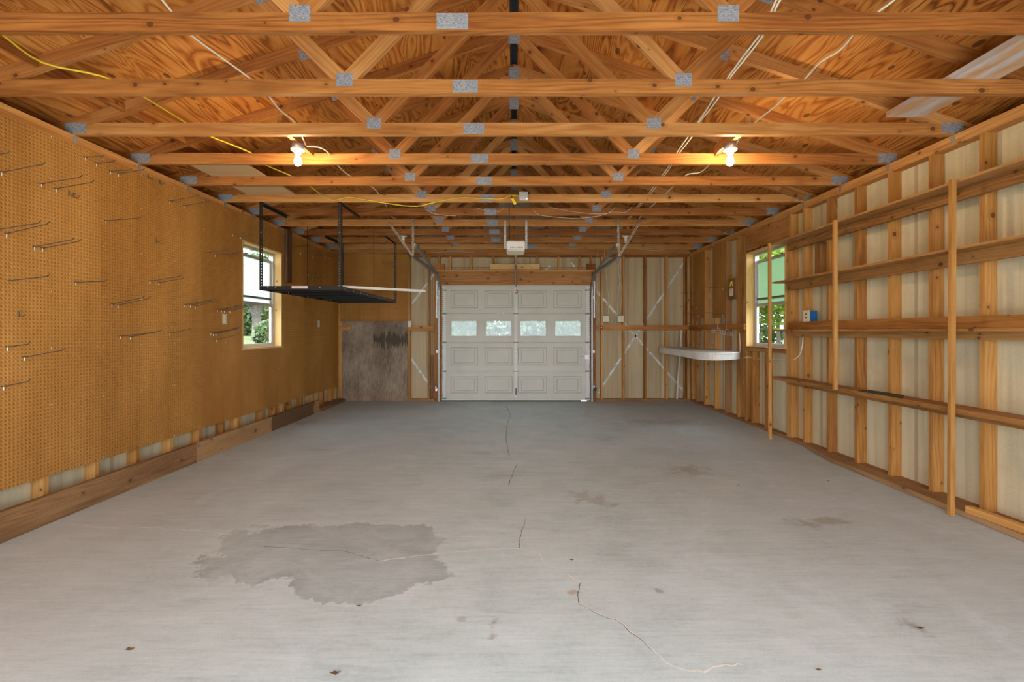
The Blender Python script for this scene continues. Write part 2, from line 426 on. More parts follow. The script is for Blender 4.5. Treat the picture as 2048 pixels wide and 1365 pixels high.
# concrete floor
m, nt, b = new_mat('worn_concrete'); L = nt.links.new
co = N(nt, 'ShaderNodeTexCoord').outputs['Object']
sp = N(nt, 'ShaderNodeSeparateXYZ'); L(co, sp.inputs[0])
big = noise(nt, co, .55, 4, .6, .6); mid_ = noise(nt, co, 2.3, 5, .65, .3); fine = noise(nt, co, 38, 4, .7); brush = noise(nt, scaled(nt, co, 2.2, 16), 1.0, 4, .65, .5)
v = math_(nt, 'ADD', math_(nt, 'ADD', math_(nt, 'MULTIPLY', big, .34), math_(nt, 'MULTIPLY', mid_, .34)), math_(nt, 'ADD', math_(nt, 'MULTIPLY', fine, .20), math_(nt, 'MULTIPLY', brush, .26)))
col = ramp(nt, [(.40, (.37, .44, .455)), (.54, (.52, .615, .635)), (.68, (.63, .72, .75))], v)
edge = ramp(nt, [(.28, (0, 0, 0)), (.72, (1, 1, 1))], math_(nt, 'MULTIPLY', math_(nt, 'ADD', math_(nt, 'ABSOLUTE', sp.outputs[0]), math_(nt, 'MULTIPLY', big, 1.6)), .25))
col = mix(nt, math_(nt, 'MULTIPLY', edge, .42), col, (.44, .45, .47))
white = ramp(nt, [(.53, (0, 0, 0)), (.66, (1, 1, 1))], noise(nt, co, 1.3, 8, .72, .9))
col = mix(nt, math_(nt, 'MULTIPLY', white, .42), col, (.64, .72, .80))
dx = math_(nt, 'MULTIPLY', math_(nt, 'ADD', sp.outputs[0], 1.18), 1 / .74); dy = math_(nt, 'MULTIPLY', math_(nt, 'SUBTRACT', sp.outputs[1], 2.86), 1 / .40)
rr = math_(nt, 'SQRT', math_(nt, 'ADD', math_(nt, 'MULTIPLY', dx, dx), math_(nt, 'MULTIPLY', dy, dy)))
dx2 = math_(nt, 'MULTIPLY', math_(nt, 'ADD', sp.outputs[0], .78), 1 / .46); dy2 = math_(nt, 'MULTIPLY', math_(nt, 'SUBTRACT', sp.outputs[1], 2.58), 1 / .30)
rr = math_(nt, 'MINIMUM', rr, math_(nt, 'SQRT', math_(nt, 'ADD', math_(nt, 'MULTIPLY', dx2, dx2), math_(nt, 'MULTIPLY', dy2, dy2))))
rr = math_(nt, 'ADD', rr, math_(nt, 'ADD', math_(nt, 'MULTIPLY', math_(nt, 'SUBTRACT', mid_, .5), 1.6), math_(nt, 'MULTIPLY', math_(nt, 'SUBTRACT', fine, .5), .35)))
col = mix(nt, ramp(nt, [(.2, (.50, .50, .50)), (.70, (.70, .70, .70)), (.90, (.9, .9, .9)), (.97, (0, 0, 0))], math_(nt, 'ADD', rr, 0.0)), col, mix(nt, ramp(nt, [(.36, (0, 0, 0)), (.62, (1, 1, 1))], noise(nt, co, 3.2, 8, .7, .7)), (.30, .34, .355), (.46, .52, .53)))
rim = ramp(nt, [(.0, (0, 0, 0)), (.05, (1, 1, 1)), (.14, (0, 0, 0))], math_(nt, 'SUBTRACT', rr, .92))
col = mix(nt, math_(nt, 'MULTIPLY', rim, math_(nt, 'MULTIPLY_ADD', white, .5, .25)), col, (.68, .74, .74))
spk = noise(nt, co, 21, 6, .8)
col = mix(nt, ramp(nt, [(.30, (.45, .45, .45)), (.38, (0, 0, 0))], spk), col, (.30, .31, .31))
col = mix(nt, ramp(nt, [(.64, (0, 0, 0)), (.72, (.4, .4, .4))], spk), col, (.72, .78, .80))
rag2 = noise(nt, co, 7.5, 7, .72, .5)
def blotch(cx, cy, rx, ry, c, k):
    global col
    ax = math_(nt, 'MULTIPLY', math_(nt, 'SUBTRACT', sp.outputs[0], cx), 1 / rx); ay = math_(nt, 'MULTIPLY', math_(nt, 'SUBTRACT', sp.outputs[1], cy), 1 / ry)
    q = math_(nt, 'ADD', math_(nt, 'SQRT', math_(nt, 'ADD', math_(nt, 'MULTIPLY', ax, ax), math_(nt, 'MULTIPLY', ay, ay))), math_(nt, 'MULTIPLY', math_(nt, 'SUBTRACT', rag2, .46), 4.2))
    col = mix(nt, math_(nt, 'MULTIPLY', ramp(nt, [(.45, (1, 1, 1)), (1, (0, 0, 0))], q), k), col, c)
for (px, py, rx, ry, c, k) in [(1175, 995, .20, .22, (.34, .33, .31), .5), (1640, 1045, .28, .10, (.29, .26, .22), .6), (1375, 940, .25, .22, (.33, .28, .25), .6),
                               (1148, 1185, .05, .035, (.42, .33, .23), .7), (990, 1243, .03, .05, (.27, .26, .24), .7), (985, 1275, .03, .03, (.27, .26, .24), .6), (922, 1240, .03, .03, (.30, .29, .27), .5),
                               (1320, 1183, .03, .03, (.27, .26, .27), .7), (820, 830, 1.6, .30, (.60, .60, .60), .5), (1330, 845, .8, .3, (.34, .29, .26), .5), (640, 900, .22, .05, (.46, .37, .27), .6),  # the wide pale one is a diffuse light patch painted into the floor
                               (1830, 1255, .05, .09, (.25, .21, .17), .6), (600, 845, .5, .25, (.36, .31, .30), .45), (1210, 1010, .1, .07, (.38, .33, .28), .5)]:
    p = onZ(px, py, 0); blotch(p.x, p.y, rx, ry, c, k)
grit = noise(nt, co, 150, 5, .8); scr = noise(nt, scaled(nt, co, 5, 60), 1.0, 5, .75, .4)
gm = math_(nt, 'ADD', math_(nt, 'MULTIPLY', grit, .5), math_(nt, 'MULTIPLY', scr, .5))
gc = ramp(nt, [(.36, (.78, .78, .78)), (.50, (1, 1, 1)), (.64, (1.0, 1.0, 1.0))], gm)
col = mix(nt, 1.0, col, gc, 'MULTIPLY')
col = mix(nt, ramp(nt, [(.56, (0, 0, 0)), (.66, (.5, .5, .5))], gm), col, (.70, .76, .78))
L(col, b.inputs['Base Color']); b.inputs['Roughness'].default_value = .62; b.inputs['Specular IOR Level'].default_value = .35
bp = N(nt, 'ShaderNodeBump'); bp.inputs['Strength'].default_value = .25; bp.inputs['Distance'].default_value = .004; L(v, bp.inputs['Height']); L(bp.outputs[0], b.inputs['Normal'])
M['floor'] = m

# glass: clear pane and milky pane
def glass(name, milky, tint=(.9, .95, .92)):
    m, nt, b = new_mat(name); L = nt.links.new
    nt.nodes.remove(b); out = nt.nodes['Material Output']
    tr = N(nt, 'ShaderNodeBsdfTransparent'); tr.inputs[0].default_value = (.96, .98, .97, 1)
    gl = N(nt, 'ShaderNodeBsdfGlossy'); gl.inputs['Roughness'].default_value = .02
    mx = N(nt, 'ShaderNodeMixShader'); mx.inputs[0].default_value = .05; L(tr.outputs[0], mx.inputs[1]); L(gl.outputs[0], mx.inputs[2])
    last = mx
    if milky:
        tl = N(nt, 'ShaderNodeBsdfTranslucent'); tl.inputs[0].default_value = (*tint, 1)
        m2 = N(nt, 'ShaderNodeMixShader'); m2.inputs[0].default_value = milky
        L(mx.outputs[0], m2.inputs[1]); L(tl.outputs[0], m2.inputs[2]); last = m2
    L(last.outputs[0], out.inputs[0]); return m
M['glass'] = glass('clear_glass', 0)
M['milky'] = glass('hazy_glass', .62, (.50, .54, .55))
M['milkyg'] = glass('hazy_green_glass', .70, (.20, .29, .18))

def leafmat(name, c1, c2, trans=.35):
    m, nt, b = new_mat(name); L = nt.links.new
    gi = N(nt, 'ShaderNodeTexCoord').outputs['Object']
    n = noise(nt, gi, 2.5, 3, .7)
    col = ramp(nt, [(.35, c1), (.65, c2)], n)
    L(col, b.inputs['Base Color']); b.inputs['Roughness'].default_value = .6
    tl = N(nt, 'ShaderNodeBsdfTranslucent'); L(col, tl.inputs[0])
    mx = N(nt, 'ShaderNodeMixShader'); mx.inputs[0].default_value = trans
    L(b.outputs[0], mx.inputs[1]); L(tl.outputs[0], mx.inputs[2]); L(mx.outputs[0], nt.nodes['Material Output'].inputs[0])
    return m
M['leaf'] = leafmat('green_leaves', (.022, .05, .012), (.06, .105, .025))
M['leafy'] = leafmat('yellow_green_leaves', (.09, .16, .012), (.22, .30, .03), .5)
M['leafd'] = leafmat('dark_leaves', (.014, .030, .010), (.045, .08, .022), .25)
M['wood_leaf'] = leafmat('woodland_leaves', (.018, .036, .012), (.07, .12, .035), .25)
M['grass'] = plain('mown_grass', (.052, .078, .012), .9, vary=.35, vscale=1.2)
M['drive'] = plain('driveway_concrete', (.40, .38, .35), .8, vary=.1, vscale=3)

# ================================================================== THE SETTING
HZ = 2.765          # underside of the truss bottom chords
XS = 3.28           # inner face of the studs
XO = 3.37           # inner face of the siding
YB = 8.85           # inner face of the back wall studs
YF = -1.0           # front opening behind the camera
SL = 1 / 3.0        # roof slope

fl = MB(); fl.box(-3.5, 3.5, YF, 9.05, -.12, 0, 'y')
floor = structure(fl.build('floor', M['floor']), 'stained light grey concrete slab with a pale branching crack', 'floor')

def crack(pts, w, mat, jit=.0065):
    w = w * 1.35
    P = [onZ(px, py, 0) for px, py in pts]; Q = [P[0]]
    for a, b_ in zip(P, P[1:]):
        n = max(2, int((b_ - a).length / .022))
        for i in range(1, n + 1):
            q = a.lerp(b_, i / n)
            if i < n: q = q + Vector((random.uniform(-jit, jit), random.uniform(-jit, jit), 0))
            Q.append(q)
    mb = MB(); vs = []; fs = []
    for i, q in enumerate(Q):
        d = (Q[min(i + 1, len(Q) - 1)] - Q[max(i - 1, 0)]).normalized(); nn = Vector((-d.y, d.x, 0)) * (w * random.uniform(.35, 1.0) / 2 + .0004)
        vs += [q + nn + Vector((0, 0, .0007)), q - nn + Vector((0, 0, .0007))]
    for i in range(len(Q) - 1): fs.append((2 * i, 2 * i + 1, 2 * i + 3, 2 * i + 2))
    mb._add(vs, fs, [[(0, 0)] * 4] * len(fs))
    return mb.build('floor_crack', mat, floor)
crack([(1040, 1097), (1010, 1098), (940, 1103), (880, 1108), (815, 1115), (760, 1123)], .009, M['crackw'])
crack([(760, 1123), (735, 1116), (690, 1104), (600, 1098), (520, 1093)], .003, M['crackd'])
crack([(455, 1070), (400, 1062), (330, 1058), (270, 1055), (200, 1057), (165, 1052)], .004, M['crackw'])
crack([(1040, 1097), (1038, 1078), (1048, 1050), (1052, 1038)], .004, M['crackd'])
crack([(1017, 970), (1025, 950), (1033, 932)], .005, M['crackd'])
crack([(1018, 912), (1012, 880), (1014, 850), (1021, 830), (1012, 812)], .006, M['crackd'])
crack([(1040, 1097), (1080, 1108), (1086, 1125), (1120, 1143), (1163, 1166)], .005, M['crackw'])
crack([(1163, 1166), (1156, 1185), (1158, 1208)], .004, M['crackd'])
crack([(1158, 1208), (1200, 1230), (1240, 1245), (1272, 1272), (1305, 1300), (1335, 1328), (1365, 1340), (1408, 1346), (1440, 1333), (1485, 1330)], .006, M['crackw'])
crack([(1158, 1209), (1200, 1231), (1240, 1246), (1272, 1273), (1305, 1301)], .0025, M['crackd'])

# window and door openings
WY0, WY1, WZ0, WZ1 = 5.74, 6.68, 1.09, 2.385
DX0, DX1, DZ1 = -1.40, 1.445, 2.19

def siding(name, label, rects, axis, c0, c1, top_poly=None, mat='siding'):
    """wall skin made of rectangles (h0,h1,z0,z1) around the openings; UV in metres along the wall"""
    mb = MB()
    for (h0, h1, z0, z1) in rects:
        if axis == 'y': P = [(c0, h0, z0), (c1, h0, z0), (c1, h1, z0), (c0, h1, z0), (c0, h0, z1), (c1, h0, z1), (c1, h1, z1), (c0, h1, z1)]
        else: P = [(h0, c0, z0), (h1, c0, z0), (h1, c1, z0), (h0, c1, z0), (h0, c0, z1), (h1, c0, z1), (h1, c1, z1), (h0, c1, z1)]
        fs = [(0, 3, 2, 1), (4, 5, 6, 7), (0, 1, 5, 4), (3, 7, 6, 2), (0, 4, 7, 3), (1, 2, 6, 5)]
        k = 1 if axis == 'y' else 0
        mb._add(P, fs, [[(P[i][k], P[i][2]) for i in f] for f in fs])
    if top_poly:
        n = len(top_poly); vs = [(p[0], c0, p[1]) for p in top_poly] + [(p[0], c1, p[1]) for p in top_poly]
        fs = [tuple(range(n)), tuple(range(2 * n - 1, n - 1, -1))]
        mb._add(vs, fs, [[(vs[i][0], vs[i][2]) for i in f] for f in fs])
    o = mb.build(name, M[mat]); return structure(o, label, 'wall')

zt = HZ
side = [(YF, WY0, 0, zt), (WY1, YB + .09, 0, zt), (WY0, WY1, 0, WZ0), (WY0, WY1, WZ1, zt)]
wall_left = siding('wall_left', 'left stud wall with cream siding behind pegboard', side, 'y', -XO, -XO - .016)
wall_right = siding('wall_right', 'right stud wall of bare pine framing and cream siding', side, 'y', XO, XO + .016)
apex = HZ + 1.217
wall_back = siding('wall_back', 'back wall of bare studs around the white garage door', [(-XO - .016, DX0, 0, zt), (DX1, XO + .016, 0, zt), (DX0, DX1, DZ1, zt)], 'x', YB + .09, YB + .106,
                   [(-XO - .016, zt), (XO + .016, zt), (0, apex)], 'siding_bounce')
# front wall around a wide open doorway behind the camera
wf = siding('wall_front', 'front wall around the wide open doorway', [(-XO - .016, -2.95, 0, zt), (2.95, XO + .016, 0, zt), (-2.95, 2.95, 2.45, zt)], 'x', YF - .016, YF, [(-XO - .016, zt), (XO + .016, zt), (0, apex)])

def wood_part(name, parent, mat, *boxargs, grain='auto', bevel=0):
    return MB().box(*boxargs, grain).build(name, M[mat], parent, bevel)

ZP = 2.689
# --- side wall studs (near face Y given)
ys = [3.311 + .409 * k for k in range(-10, 7)]
right_studs = [y for y in ys if y < 5.5] + [5.625]
far_studs = [6.72, 6.965, 7.345, 7.745, 8.165, 8.54, 8.76]
def wall_framing(w, sg):
    X0, X1 = (XS, XO) if sg > 0 else (-XO, -XS)
    for y in right_studs + far_studs:
        mat = 'stud_dark' if (abs(y - 7.345) < .01 or abs(y - 8.54) < .01) and sg > 0 else 'stud'
        wood_part('stud', w, mat, X0, X1, y, y + .038, .040, ZP)
    wood_part('stud', w, 'stud', X0, X1, 5.675, 5.713, .04, 2.43)     # trimmer beside the opening
    for y in (6.18, 6.52): wood_part('cripple_stud', w, 'stud', X0, X1, y, y + .038, .04, 1.03)
    wood_part('rough_sill', w, 'stud', X0, X1, 5.713, 6.72, 1.03, 1.068)
    wood_part('header', w, 'header', X0 + .0 * sg, X1, 5.667, 6.718, 2.425, ZP)
    wood_part('top_plate', w, 'truss', X0, X1, YF, YB, ZP, ZP + .038, grain='y')
    wood_part('top_plate', w, 'truss', X0, X1, YF, YB, ZP + .0385, ZP + .076, grain='y')
    wood_part('sill_plate', w, 'stud_dark', X0 if sg > 0 else X0, X1, YF, YB, 0, .04, grain='y')
wall_framing(wall_right, 1); wall_framing(wall_left, -1)
# mid-height rail nailed across the stud faces, right wall
wood_part('mid_rail', wall_right, 'stud', 3.243, 3.28, -1.0, 5.63, 1.322, 1.410, grain='y')
wood_part('mid_rail', wall_right, 'truss', 3.243, 3.28, 6.70, YB - .04, 1.322, 1.408, grain='y')
wood_part('mid_rail', wall_left, 'truss', -3.26, -3.02, YB - .037, YB - .001, 1.322, 1.408)
# scrap block between the upper shelves
p0 = at(1641, 481, 5.17); wood_part('blocking', wall_right, 'stud_dark', 3.30, 3.368, 5.12, 5.21, 1.91, 2.25)
# steel let-in braces
def brace(w, a, b_):
    return MB().beam(a, b_, .038, .0015, side=(Vector(b_) - Vector(a)).cross(Vector((1, 0, 0)) if abs(a[0] - b_[0]) < .02 else Vector((0, 1, 0)))).build('metal_brace', M['brace'], w)
brace(wall_right, (3.366, 8.30, 2.08), (3.366, 6.80, .37)); brace(wall_right, (3.366, 6.74, 2.62), (3.366, 8.60, .42))

# --- back wall framing
YO = YB + .09
for px in (1204, 1247.5, 1291, 1333.6, 1373): 
    x = (px - CX) * YB / F; wood_part('stud', wall_back, 'stud', x - .019, x + .019, YB, YO, .04, ZP)
for x in (3.20, 3.24 + .0): wood_part('stud', wall_back, 'stud', x - .0 if x > 3.22 else x - .02, x + .038 if x > 3.22 else x + .018, YB, YO, .04, ZP)
for px in (818.5, 857.5): 
    x = (px - CX) * YB / F; wood_part('stud', wall_back, 'stud', x - .019, x + .019, YB, YO, .04, ZP)
wood_part('stud', wall_back, 'stud', -3.27, -3.17, YB, YO, .04, ZP)
wood_part('stud', wall_back, 'stud', -2.60, -2.562, YB, YO, .04, ZP)
wood_part('jamb', wall_back, 'truss', -1.485, -1.30, YB - .002, YO, .0, 2.56)
wood_part('jamb', wall_back, 'truss', 1.365, 1.53, YB - .002, YO, .0, 2.56)
wood_part('stud', wall_back, 'old', (865 - CX) * YB / F - .03, (872 - CX) * YB / F - .03, YB + .02, YO, .04, .85)
for px, z0 in ((900.4, 2.45), (943, 2.45), (986.6, 2.45), (1030, 2.45), (1073.5, 2.45), (1117, 2.45), (1160, 2.45), (1183, 2.45), (878, 2.45)):
    x = (px - CX) * YB / F; wood_part('cripple_stud', wall_back, 'stud', x - .019, x + .019, YB, YO, z0 + .001, ZP)
hx0, hx1 = (877 - CX) * YB / F, (1183 - CX) * YB / F
wood_part('header', wall_back, 'header', hx0, hx1, YB - .004, YB + .07, 2.205, 2.412)
wood_part('header_cap', wall_back, 'truss', hx0 - .06, hx1 + .06, YB - .006, YB + .08, 2.4125, 2.449)
wood_part('door_stop', wall_back, 'truss', hx0 + .04, hx1 - .02, YB - .05, YB + .02, 2.154, 2.2045)
wood_part('door_stop', wall_back, 'truss', -1.40, 1.44, YB - .003, YB + .02, 2.09, 2.153)
wood_part('top_plate', wall_back, 'truss', -XS, XS, YB, YO, ZP, ZP + .038)
wood_part('top_plate', wall_back, 'truss', -XS, XS, YB, YO, ZP + .0385, ZP + .076)
wood_part('sill_plate', wall_back, 'stud_dark', -XS, -1.49, YB - .0, YO, 0, .039)
wood_part('sill_plate', wall_back, 'stud_dark', 1.535, XS, YB - .0, YO, 0, .039)
wood_part('mid_rail', wall_back, 'truss', (1192.5 - CX) * YB / F, 3.24, YB - .037, YB - .003, 1.325, 1.412)
wood_part('mid_rail', wall_back, 'truss', (817.5 - CX) * YB / F, (868.5 - CX) * YB / F, YB - .037, YB - .003, 1.308, 1.395)
for a, b_ in (((1367, 527), (1196, 786)), ((1193, 583), (1372, 788)), ((885, 526), (824, 608)), ((822, 717), (866, 781)), ((1100, 532), (1085, 545)), ((1142, 526), (1153, 539))):
    brace(wall_back, at(*a, YO - .003), at(*b_, YO - .003))
MB().box(hx0 - .02, hx1 + .02, YO - .012, YO - .004, 2.49, 2.505).build('nail_strip', M['stud_dark'], wall_back)
# opener mounting board
mbd = MB().box((981 - CX) * YB / F, (1079 - CX) * YB / F, YB - .04, YB - .005, 2.452, 2.545)
tag(mbd.build('mounting_board', M['newpine']), 'pale new pine board over the garage door header holding the opener rail', 'board')

# --- roof
ceil = MB()
def roofz(x): return HZ + .094 + (XO - abs(x)) * SL + .001
co_, si_ = math.cos(math.atan(SL)), math.sin(math.atan(SL))
for sg in (-1, 1):
    for r in range(3):
        s0, s1 = .04 + r * 1.222, min(.04 + r * 1.222 + 1.219, 3.90)
        y = YF - .3 - (1.22 if r % 2 else 0)
        while y < 9.2:
            a0, a1 = max(y, YF - .25), min(y + 2.436, 9.2)
            if a1 > a0:
                xa, xb = sg * s0 * co_, sg * s1 * co_
                n = Vector((sg * si_, 0, co_)) * .012
                P = [Vector((xa, a0, roofz(xa))), Vector((xa, a1, roofz(xa))), Vector((xb, a1, roofz(xb))), Vector((xb, a0, roofz(xb)))]
                P8 = P + [p + n for p in P]
                if sg > 0: P8 = [P8[i] for i in (3, 2, 1, 0, 7, 6, 5, 4)]
                ceil.hexa(P8)
            y += 2.44
ceiling = structure(ceil.build('ceiling', M['roof']), 'orange plywood roof sheathing above the trusses', 'roof')
MB().box(-.12, .12, YF - .25, 9.2, apex + .03, apex + .05).build('ridge_vent', M['ridge'], ceiling)
MB().box(-.125, -.105, YF - .25, 9.2, apex - .02, apex + .03).box(.105, .125, YF - .25, 9.2, apex - .02, apex + .03).build('ridge_vent', M['ridge'], ceiling)
for sg in (-1, 1):
    x0, x1 = sorted((sg * 3.386, sg * 3.70))
    MB().box(x0, x1, YF - .25, 9.2, 2.655, 2.667, 'y').build('soffit', M['stud_dark'], ceiling)
    x0, x1 = sorted((sg * 3.66, sg * 3.70))
    MB().box(x0, x1, YF - .25, 9.2, 2.66, 2.78, 'y').build('fascia', M['stud_dark'], ceiling)
# shingle layer that closes the sheet joints from outside
for sg in (-1, 1):
    P = []
    for x in (.02 * sg, 3.75 * sg):
        for y in (YF - .3, 9.25): P.append(Vector((x, y, roofz(x) + .02)))
    mb = MB(); q = [P[0], P[1], P[3], P[2]]; q8 = q + [p + Vector((0, 0, .01)) for p in q]
    mb.hexa(q8).build('shingles', M['slot'], ceiling)

# ------------------------------------------------------------------ trusses
TY = [2.348 - .036 + .6127 * k for k in range(-5, 11)]       # near face of each truss
def make_truss(flip=False):
    t = thing('roof_truss', 'x', 'truss')
    n = .0375
    MB().prismXZ([(-XO, 0), (XO, 0), (XO - .267, .089), (-XO + .267, .089)], 0, .038).build('bottom_chord', M['truss'], t)
    MB().prismXZ([(3.65, -.093), (3.65, .001), (0.0005, 1.217), (0.0005, 1.123)], .0003, n, (3, -1)).build('top_chord', M['truss'], t)
    MB().prismXZ([(-3.65, .001), (-3.65, -.093), (-.0005, 1.123), (-.0005, 1.217)], .0003, n, (3, 1)).build('top_chord', M['truss'], t)
    for sg in (-1, 1):
        for (a, b_, th) in (((1.055, .06), (.035, 1.12), .0012), ((1.03, .06), (1.60, .62), .002)):
            p0 = Vector((a[0] * sg, .019, a[1])); p1 = Vector((b_[0] * sg, .019, b_[1]))
            MB().beam(p0, p1, .086, .036 - th, side=(1, 0, 0)).build('web', M['truss'], t)
        MB().box(sg * 1.043 - .052, sg * 1.043 + .052, -.0012, -.0001, .045, .125).build('connector_plate', M['plate'], t)
        MB().box(sg * 3.265 - .08, sg * 3.265 + .08, -.0012, -.0001, .012, .088).build('connector_plate', M['plate'], t)
        c = Vector((sg * 1.56, -.0006, .60)); d = Vector((3, 0, -sg * 1.0)).normalized()
        MB().beam(c - d * .04, c + d * .04, .085, .0012, side=(0, 0, 1)).build('connector_plate', M['plate'], t)
        x0, x1 = sorted((sg * (XS + .002), sg * (XS - .0015)))
        MB().box(x0, x1, -.006, .032, -.055, .045).build('hurricane_tie', M['galv'], t)
    MB().box(-.05, .05, -.0012, -.0001, 1.05, 1.185).build('connector_plate', M['plate'], t)
    cx = .3 if flip else -.3
    MB().box(cx - .077, cx + .077, -.0014, -.0001, .006, .084).build('connector_plate', M['plate'], t)
    return t
ordw = ['nearest the camera, across the top edge of the photo', 'second from the camera', 'third from the camera, just before the two lit bulbs', 'fourth from the camera, level with the lit bulbs',
        'fifth from the camera, just behind the lit bulbs', 'sixth from the camera, carrying the grey outlet box and yellow cable', 'seventh from the camera, with thin wires looped along it',
        'eighth from the camera, where the door track straps are fixed', 'ninth from the camera', 'tenth from the camera', 'eleventh from the camera, last before the back wall']
proto = make_truss(); GT = 'roof trusses'
for i, y in enumerate(TY[:-1]):
    o = proto if i == 0 else copy_tree(proto)
    o.location = (0, y, HZ); k = i - 5
    tag(o, ('pine roof truss ' + ordw[k]) if k >= 0 else 'pine roof truss over the doorway end, %s behind the photo\'s nearest truss' % ['one', 'two', 'three', 'four', 'five'][-k - 1], 'truss', GT)
o = make_truss(True); o.location = (0, TY[-1], HZ); tag(o, 'pine roof truss ' + ordw[10], 'truss', GT)
# gable truss on the back wall plate, with vertical infill studs
g = thing('roof_truss', 'pine gable truss standing on the back wall plate', 'truss', (0, YB + .045, HZ + .001), GT)
MB().prismXZ([(-XO, 0), (XO, 0), (XO - .267, .089), (-XO + .267, .089)], 0, .038).build('bottom_chord', M['truss'], g)
MB().prismXZ([(3.65, -.093), (3.65, .001), (0.0005, 1.215), (0.0005, 1.121)], .0003, .0375, (3, -1)).build('top_chord', M['truss'], g)
MB().prismXZ([(-3.65, .001), (-3.65, -.093), (-.0005, 1.121), (-.0005, 1.215)], .0003, .0375, (3, 1)).build('top_chord', M['truss'], g)
for x in [-2.44 + .61 * k for k in range(9)]:
    MB().box(x - .019, x + .019, .001, .0365, .088, (XO - abs(x)) * SL + .01).build('web', M['truss'], g)
    MB().box(x - .02, x + .02, -.0012, 0, .03, .06).build('connector_plate', M['plate'], g)

# --- loose boards lying over the bottom chords
ZC = HZ + .0895
b1 = MB().box(-3.03, -2.49, 4.17, 5.45, ZC, ZC + .012, 'x').build('plywood_sheet', M['pale'])
tag(b1, 'pale plywood sheet lying over the truss chords near the left wall', 'board')
b2 = MB().box(2.70, 2.985, 1.72, 3.45, ZC, ZC + .038, 'y').build('plank', M['whitewash'])
tag(b2, 'whitewashed plank lying over the two nearest trusses by the right wall', 'plank')
b3 = MB().beam((-2.99, 1.7, HZ + .17), (-2.82, 5.4, HZ + .215), .05, .018, side=(0, 0, 1)).build('brace_strip', M['truss'])
tag(b3, 'thin wooden strip running lengthwise under the left roof slope', 'strip')
for k, (px, py, y) in enumerate(((1893, 240, 3.62), (1662, 335, 5.38), (1527, 425, 7.2))):
    x = 3.02 if k else 3.0
    bb = MB().beam((x, y, HZ + .14), (x + .27, y, HZ + .05), .08, .036, side=(0, 0, 1)).build('scab_block', M['stud'])
    tag(bb, ['short pine block over the right plate behind the end of the whitewashed plank', 'short pine block over the right plate beside the sixth truss', 'short pine block over the right plate far back near the corner pegboard'][k], 'block', 'short blocks over the right plate')

# ------------------------------------------------------------------ pegboard
def peg_mesh(nx, nz, cut=None, pitch=.0254, r=.0021, t=.005):
    """perforated sheet in local YZ, front face at x=0 looking +X, origin at its lower near corner"""
    ang = [math.pi / 4 * (k + .5) for k in range(8)]
    cell_v = [(-.5, -.5), (.5, -.5), (.5, .5), (-.5, .5)]
    octv = [(math.cos(a) * r / pitch, math.sin(a) * r / pitch) for a in ang]       # starts just above +x
    base = np.array(cell_v + octv) * pitch + pitch / 2
    front = [(1, 2, 4, 11), (4, 2, 5), (5, 2, 3, 6), (6, 3, 7), (7, 3, 0, 8), (8, 0, 9), (9, 0, 1, 10), (10, 1, 11)]
    cells = [(i, j) for i in range(nx) for j in range(nz)
             if not (cut and cut[0] <= (i + .5) * pitch <= cut[1] and cut[2] <= (j + .5) * pitch <= cut[3])]
    C = np.array(cells, dtype=float) * pitch; n = len(cells)
    yz = (C[:, None, :] + base[None, :, :])                    # n,12,2
    v = np.zeros((n, 24, 3)); v[:, :12, 1:] = yz; v[:, 12:, 1:] = yz; v[:, 12:, 0] = -t
    faces = []
    for f in front: faces.append(list(f))
    for f in front: faces.append([i + 12 for i in reversed(f)])
    for k in range(8): faces.append([4 + k, 4 + (k + 1) % 8, 16 + (k + 1) % 8, 16 + k])
    loops = []; sizes = []
    per = [i for f in faces for i in f]; ps = [len(f) for f in faces]
    L_ = (np.array(per)[None, :] + 24 * np.arange(n)[:, None]).ravel(); Z_ = np.tile(np.array(ps), n)
    m = bpy.data.meshes.new('pegboard'); m.vertices.add(n * 24); m.vertices.foreach_set('co', v.ravel())
    m.loops.add(len(L_)); m.loops.foreach_set('vertex_index', L_.astype(np.int32))
    m.polygons.add(len(Z_)); st = np.concatenate(([0], np.cumsum(Z_)[:-1]))
    m.polygons.foreach_set('loop_start', st.astype(np.int32)); m.update(calc_edges=True); m.validate()
    m.materials.append(M['peg']); return m
def screws(o, nx, nz, cut=None):
    for y in (.03, .41, .82, 1.19):
        for z in (.012, .5, .9, 1.3, 1.7, 2.1, 2.395):
            if y > nx * .0254 or z > nz * .0254: continue
            if cut and cut[0] <= y <= cut[1] and cut[2] <= z <= cut[3]: continue
            q = MB().lathe((0, y, z), [(.0045, 0), (.003, .0015)], 8, 'x').build('screw', M['tab'], o)
PX, PZ0 = -3.272, .28
full = peg_mesh(48, 95)
names = ['hidden at the doorway end', 'nearest to the camera, at the photo\'s left edge', 'second from the photo\'s left edge', 'third from the left, just before the window',
         'around the near half of the left window', 'around the far half of the window', 'last narrow piece at the back corner']
for k in range(-2, 7):
    y0 = 1.32 + 1.22 * (k - 0)
    if k < -1: continue
    lab = 'brown pegboard sheet on the left wall ' + names[k] if k >= 0 else 'brown pegboard sheet on the left wall at the open doorway'
    cut = None
    if k in (3, 4): cut = (max(WY0 - y0, -1), min(WY1 - y0, 3), WZ0 - PZ0, WZ1 - PZ0)
    nx = 48 if k < 6 else 8
    if cut or k == 6: me = peg_mesh(nx, 95, cut)
    else: me = full
    o = bpy.data.objects.new('pegboard', me); COL.objects.link(o); o.location = (PX, y0, PZ0)
    tag(o, 'brown pegboard sheet, left wall, ' + {-1: 'closest to the open doorway', 0: 'at the photo\'s left edge', 1: 'with the most hooks, nearest fully in view'}.get(k, names[k] if k >= 3 else 'between the big seam and the window'), 'pegboard', 'pegboard sheets of the left wall')
    screws(o, nx, 95, cut)
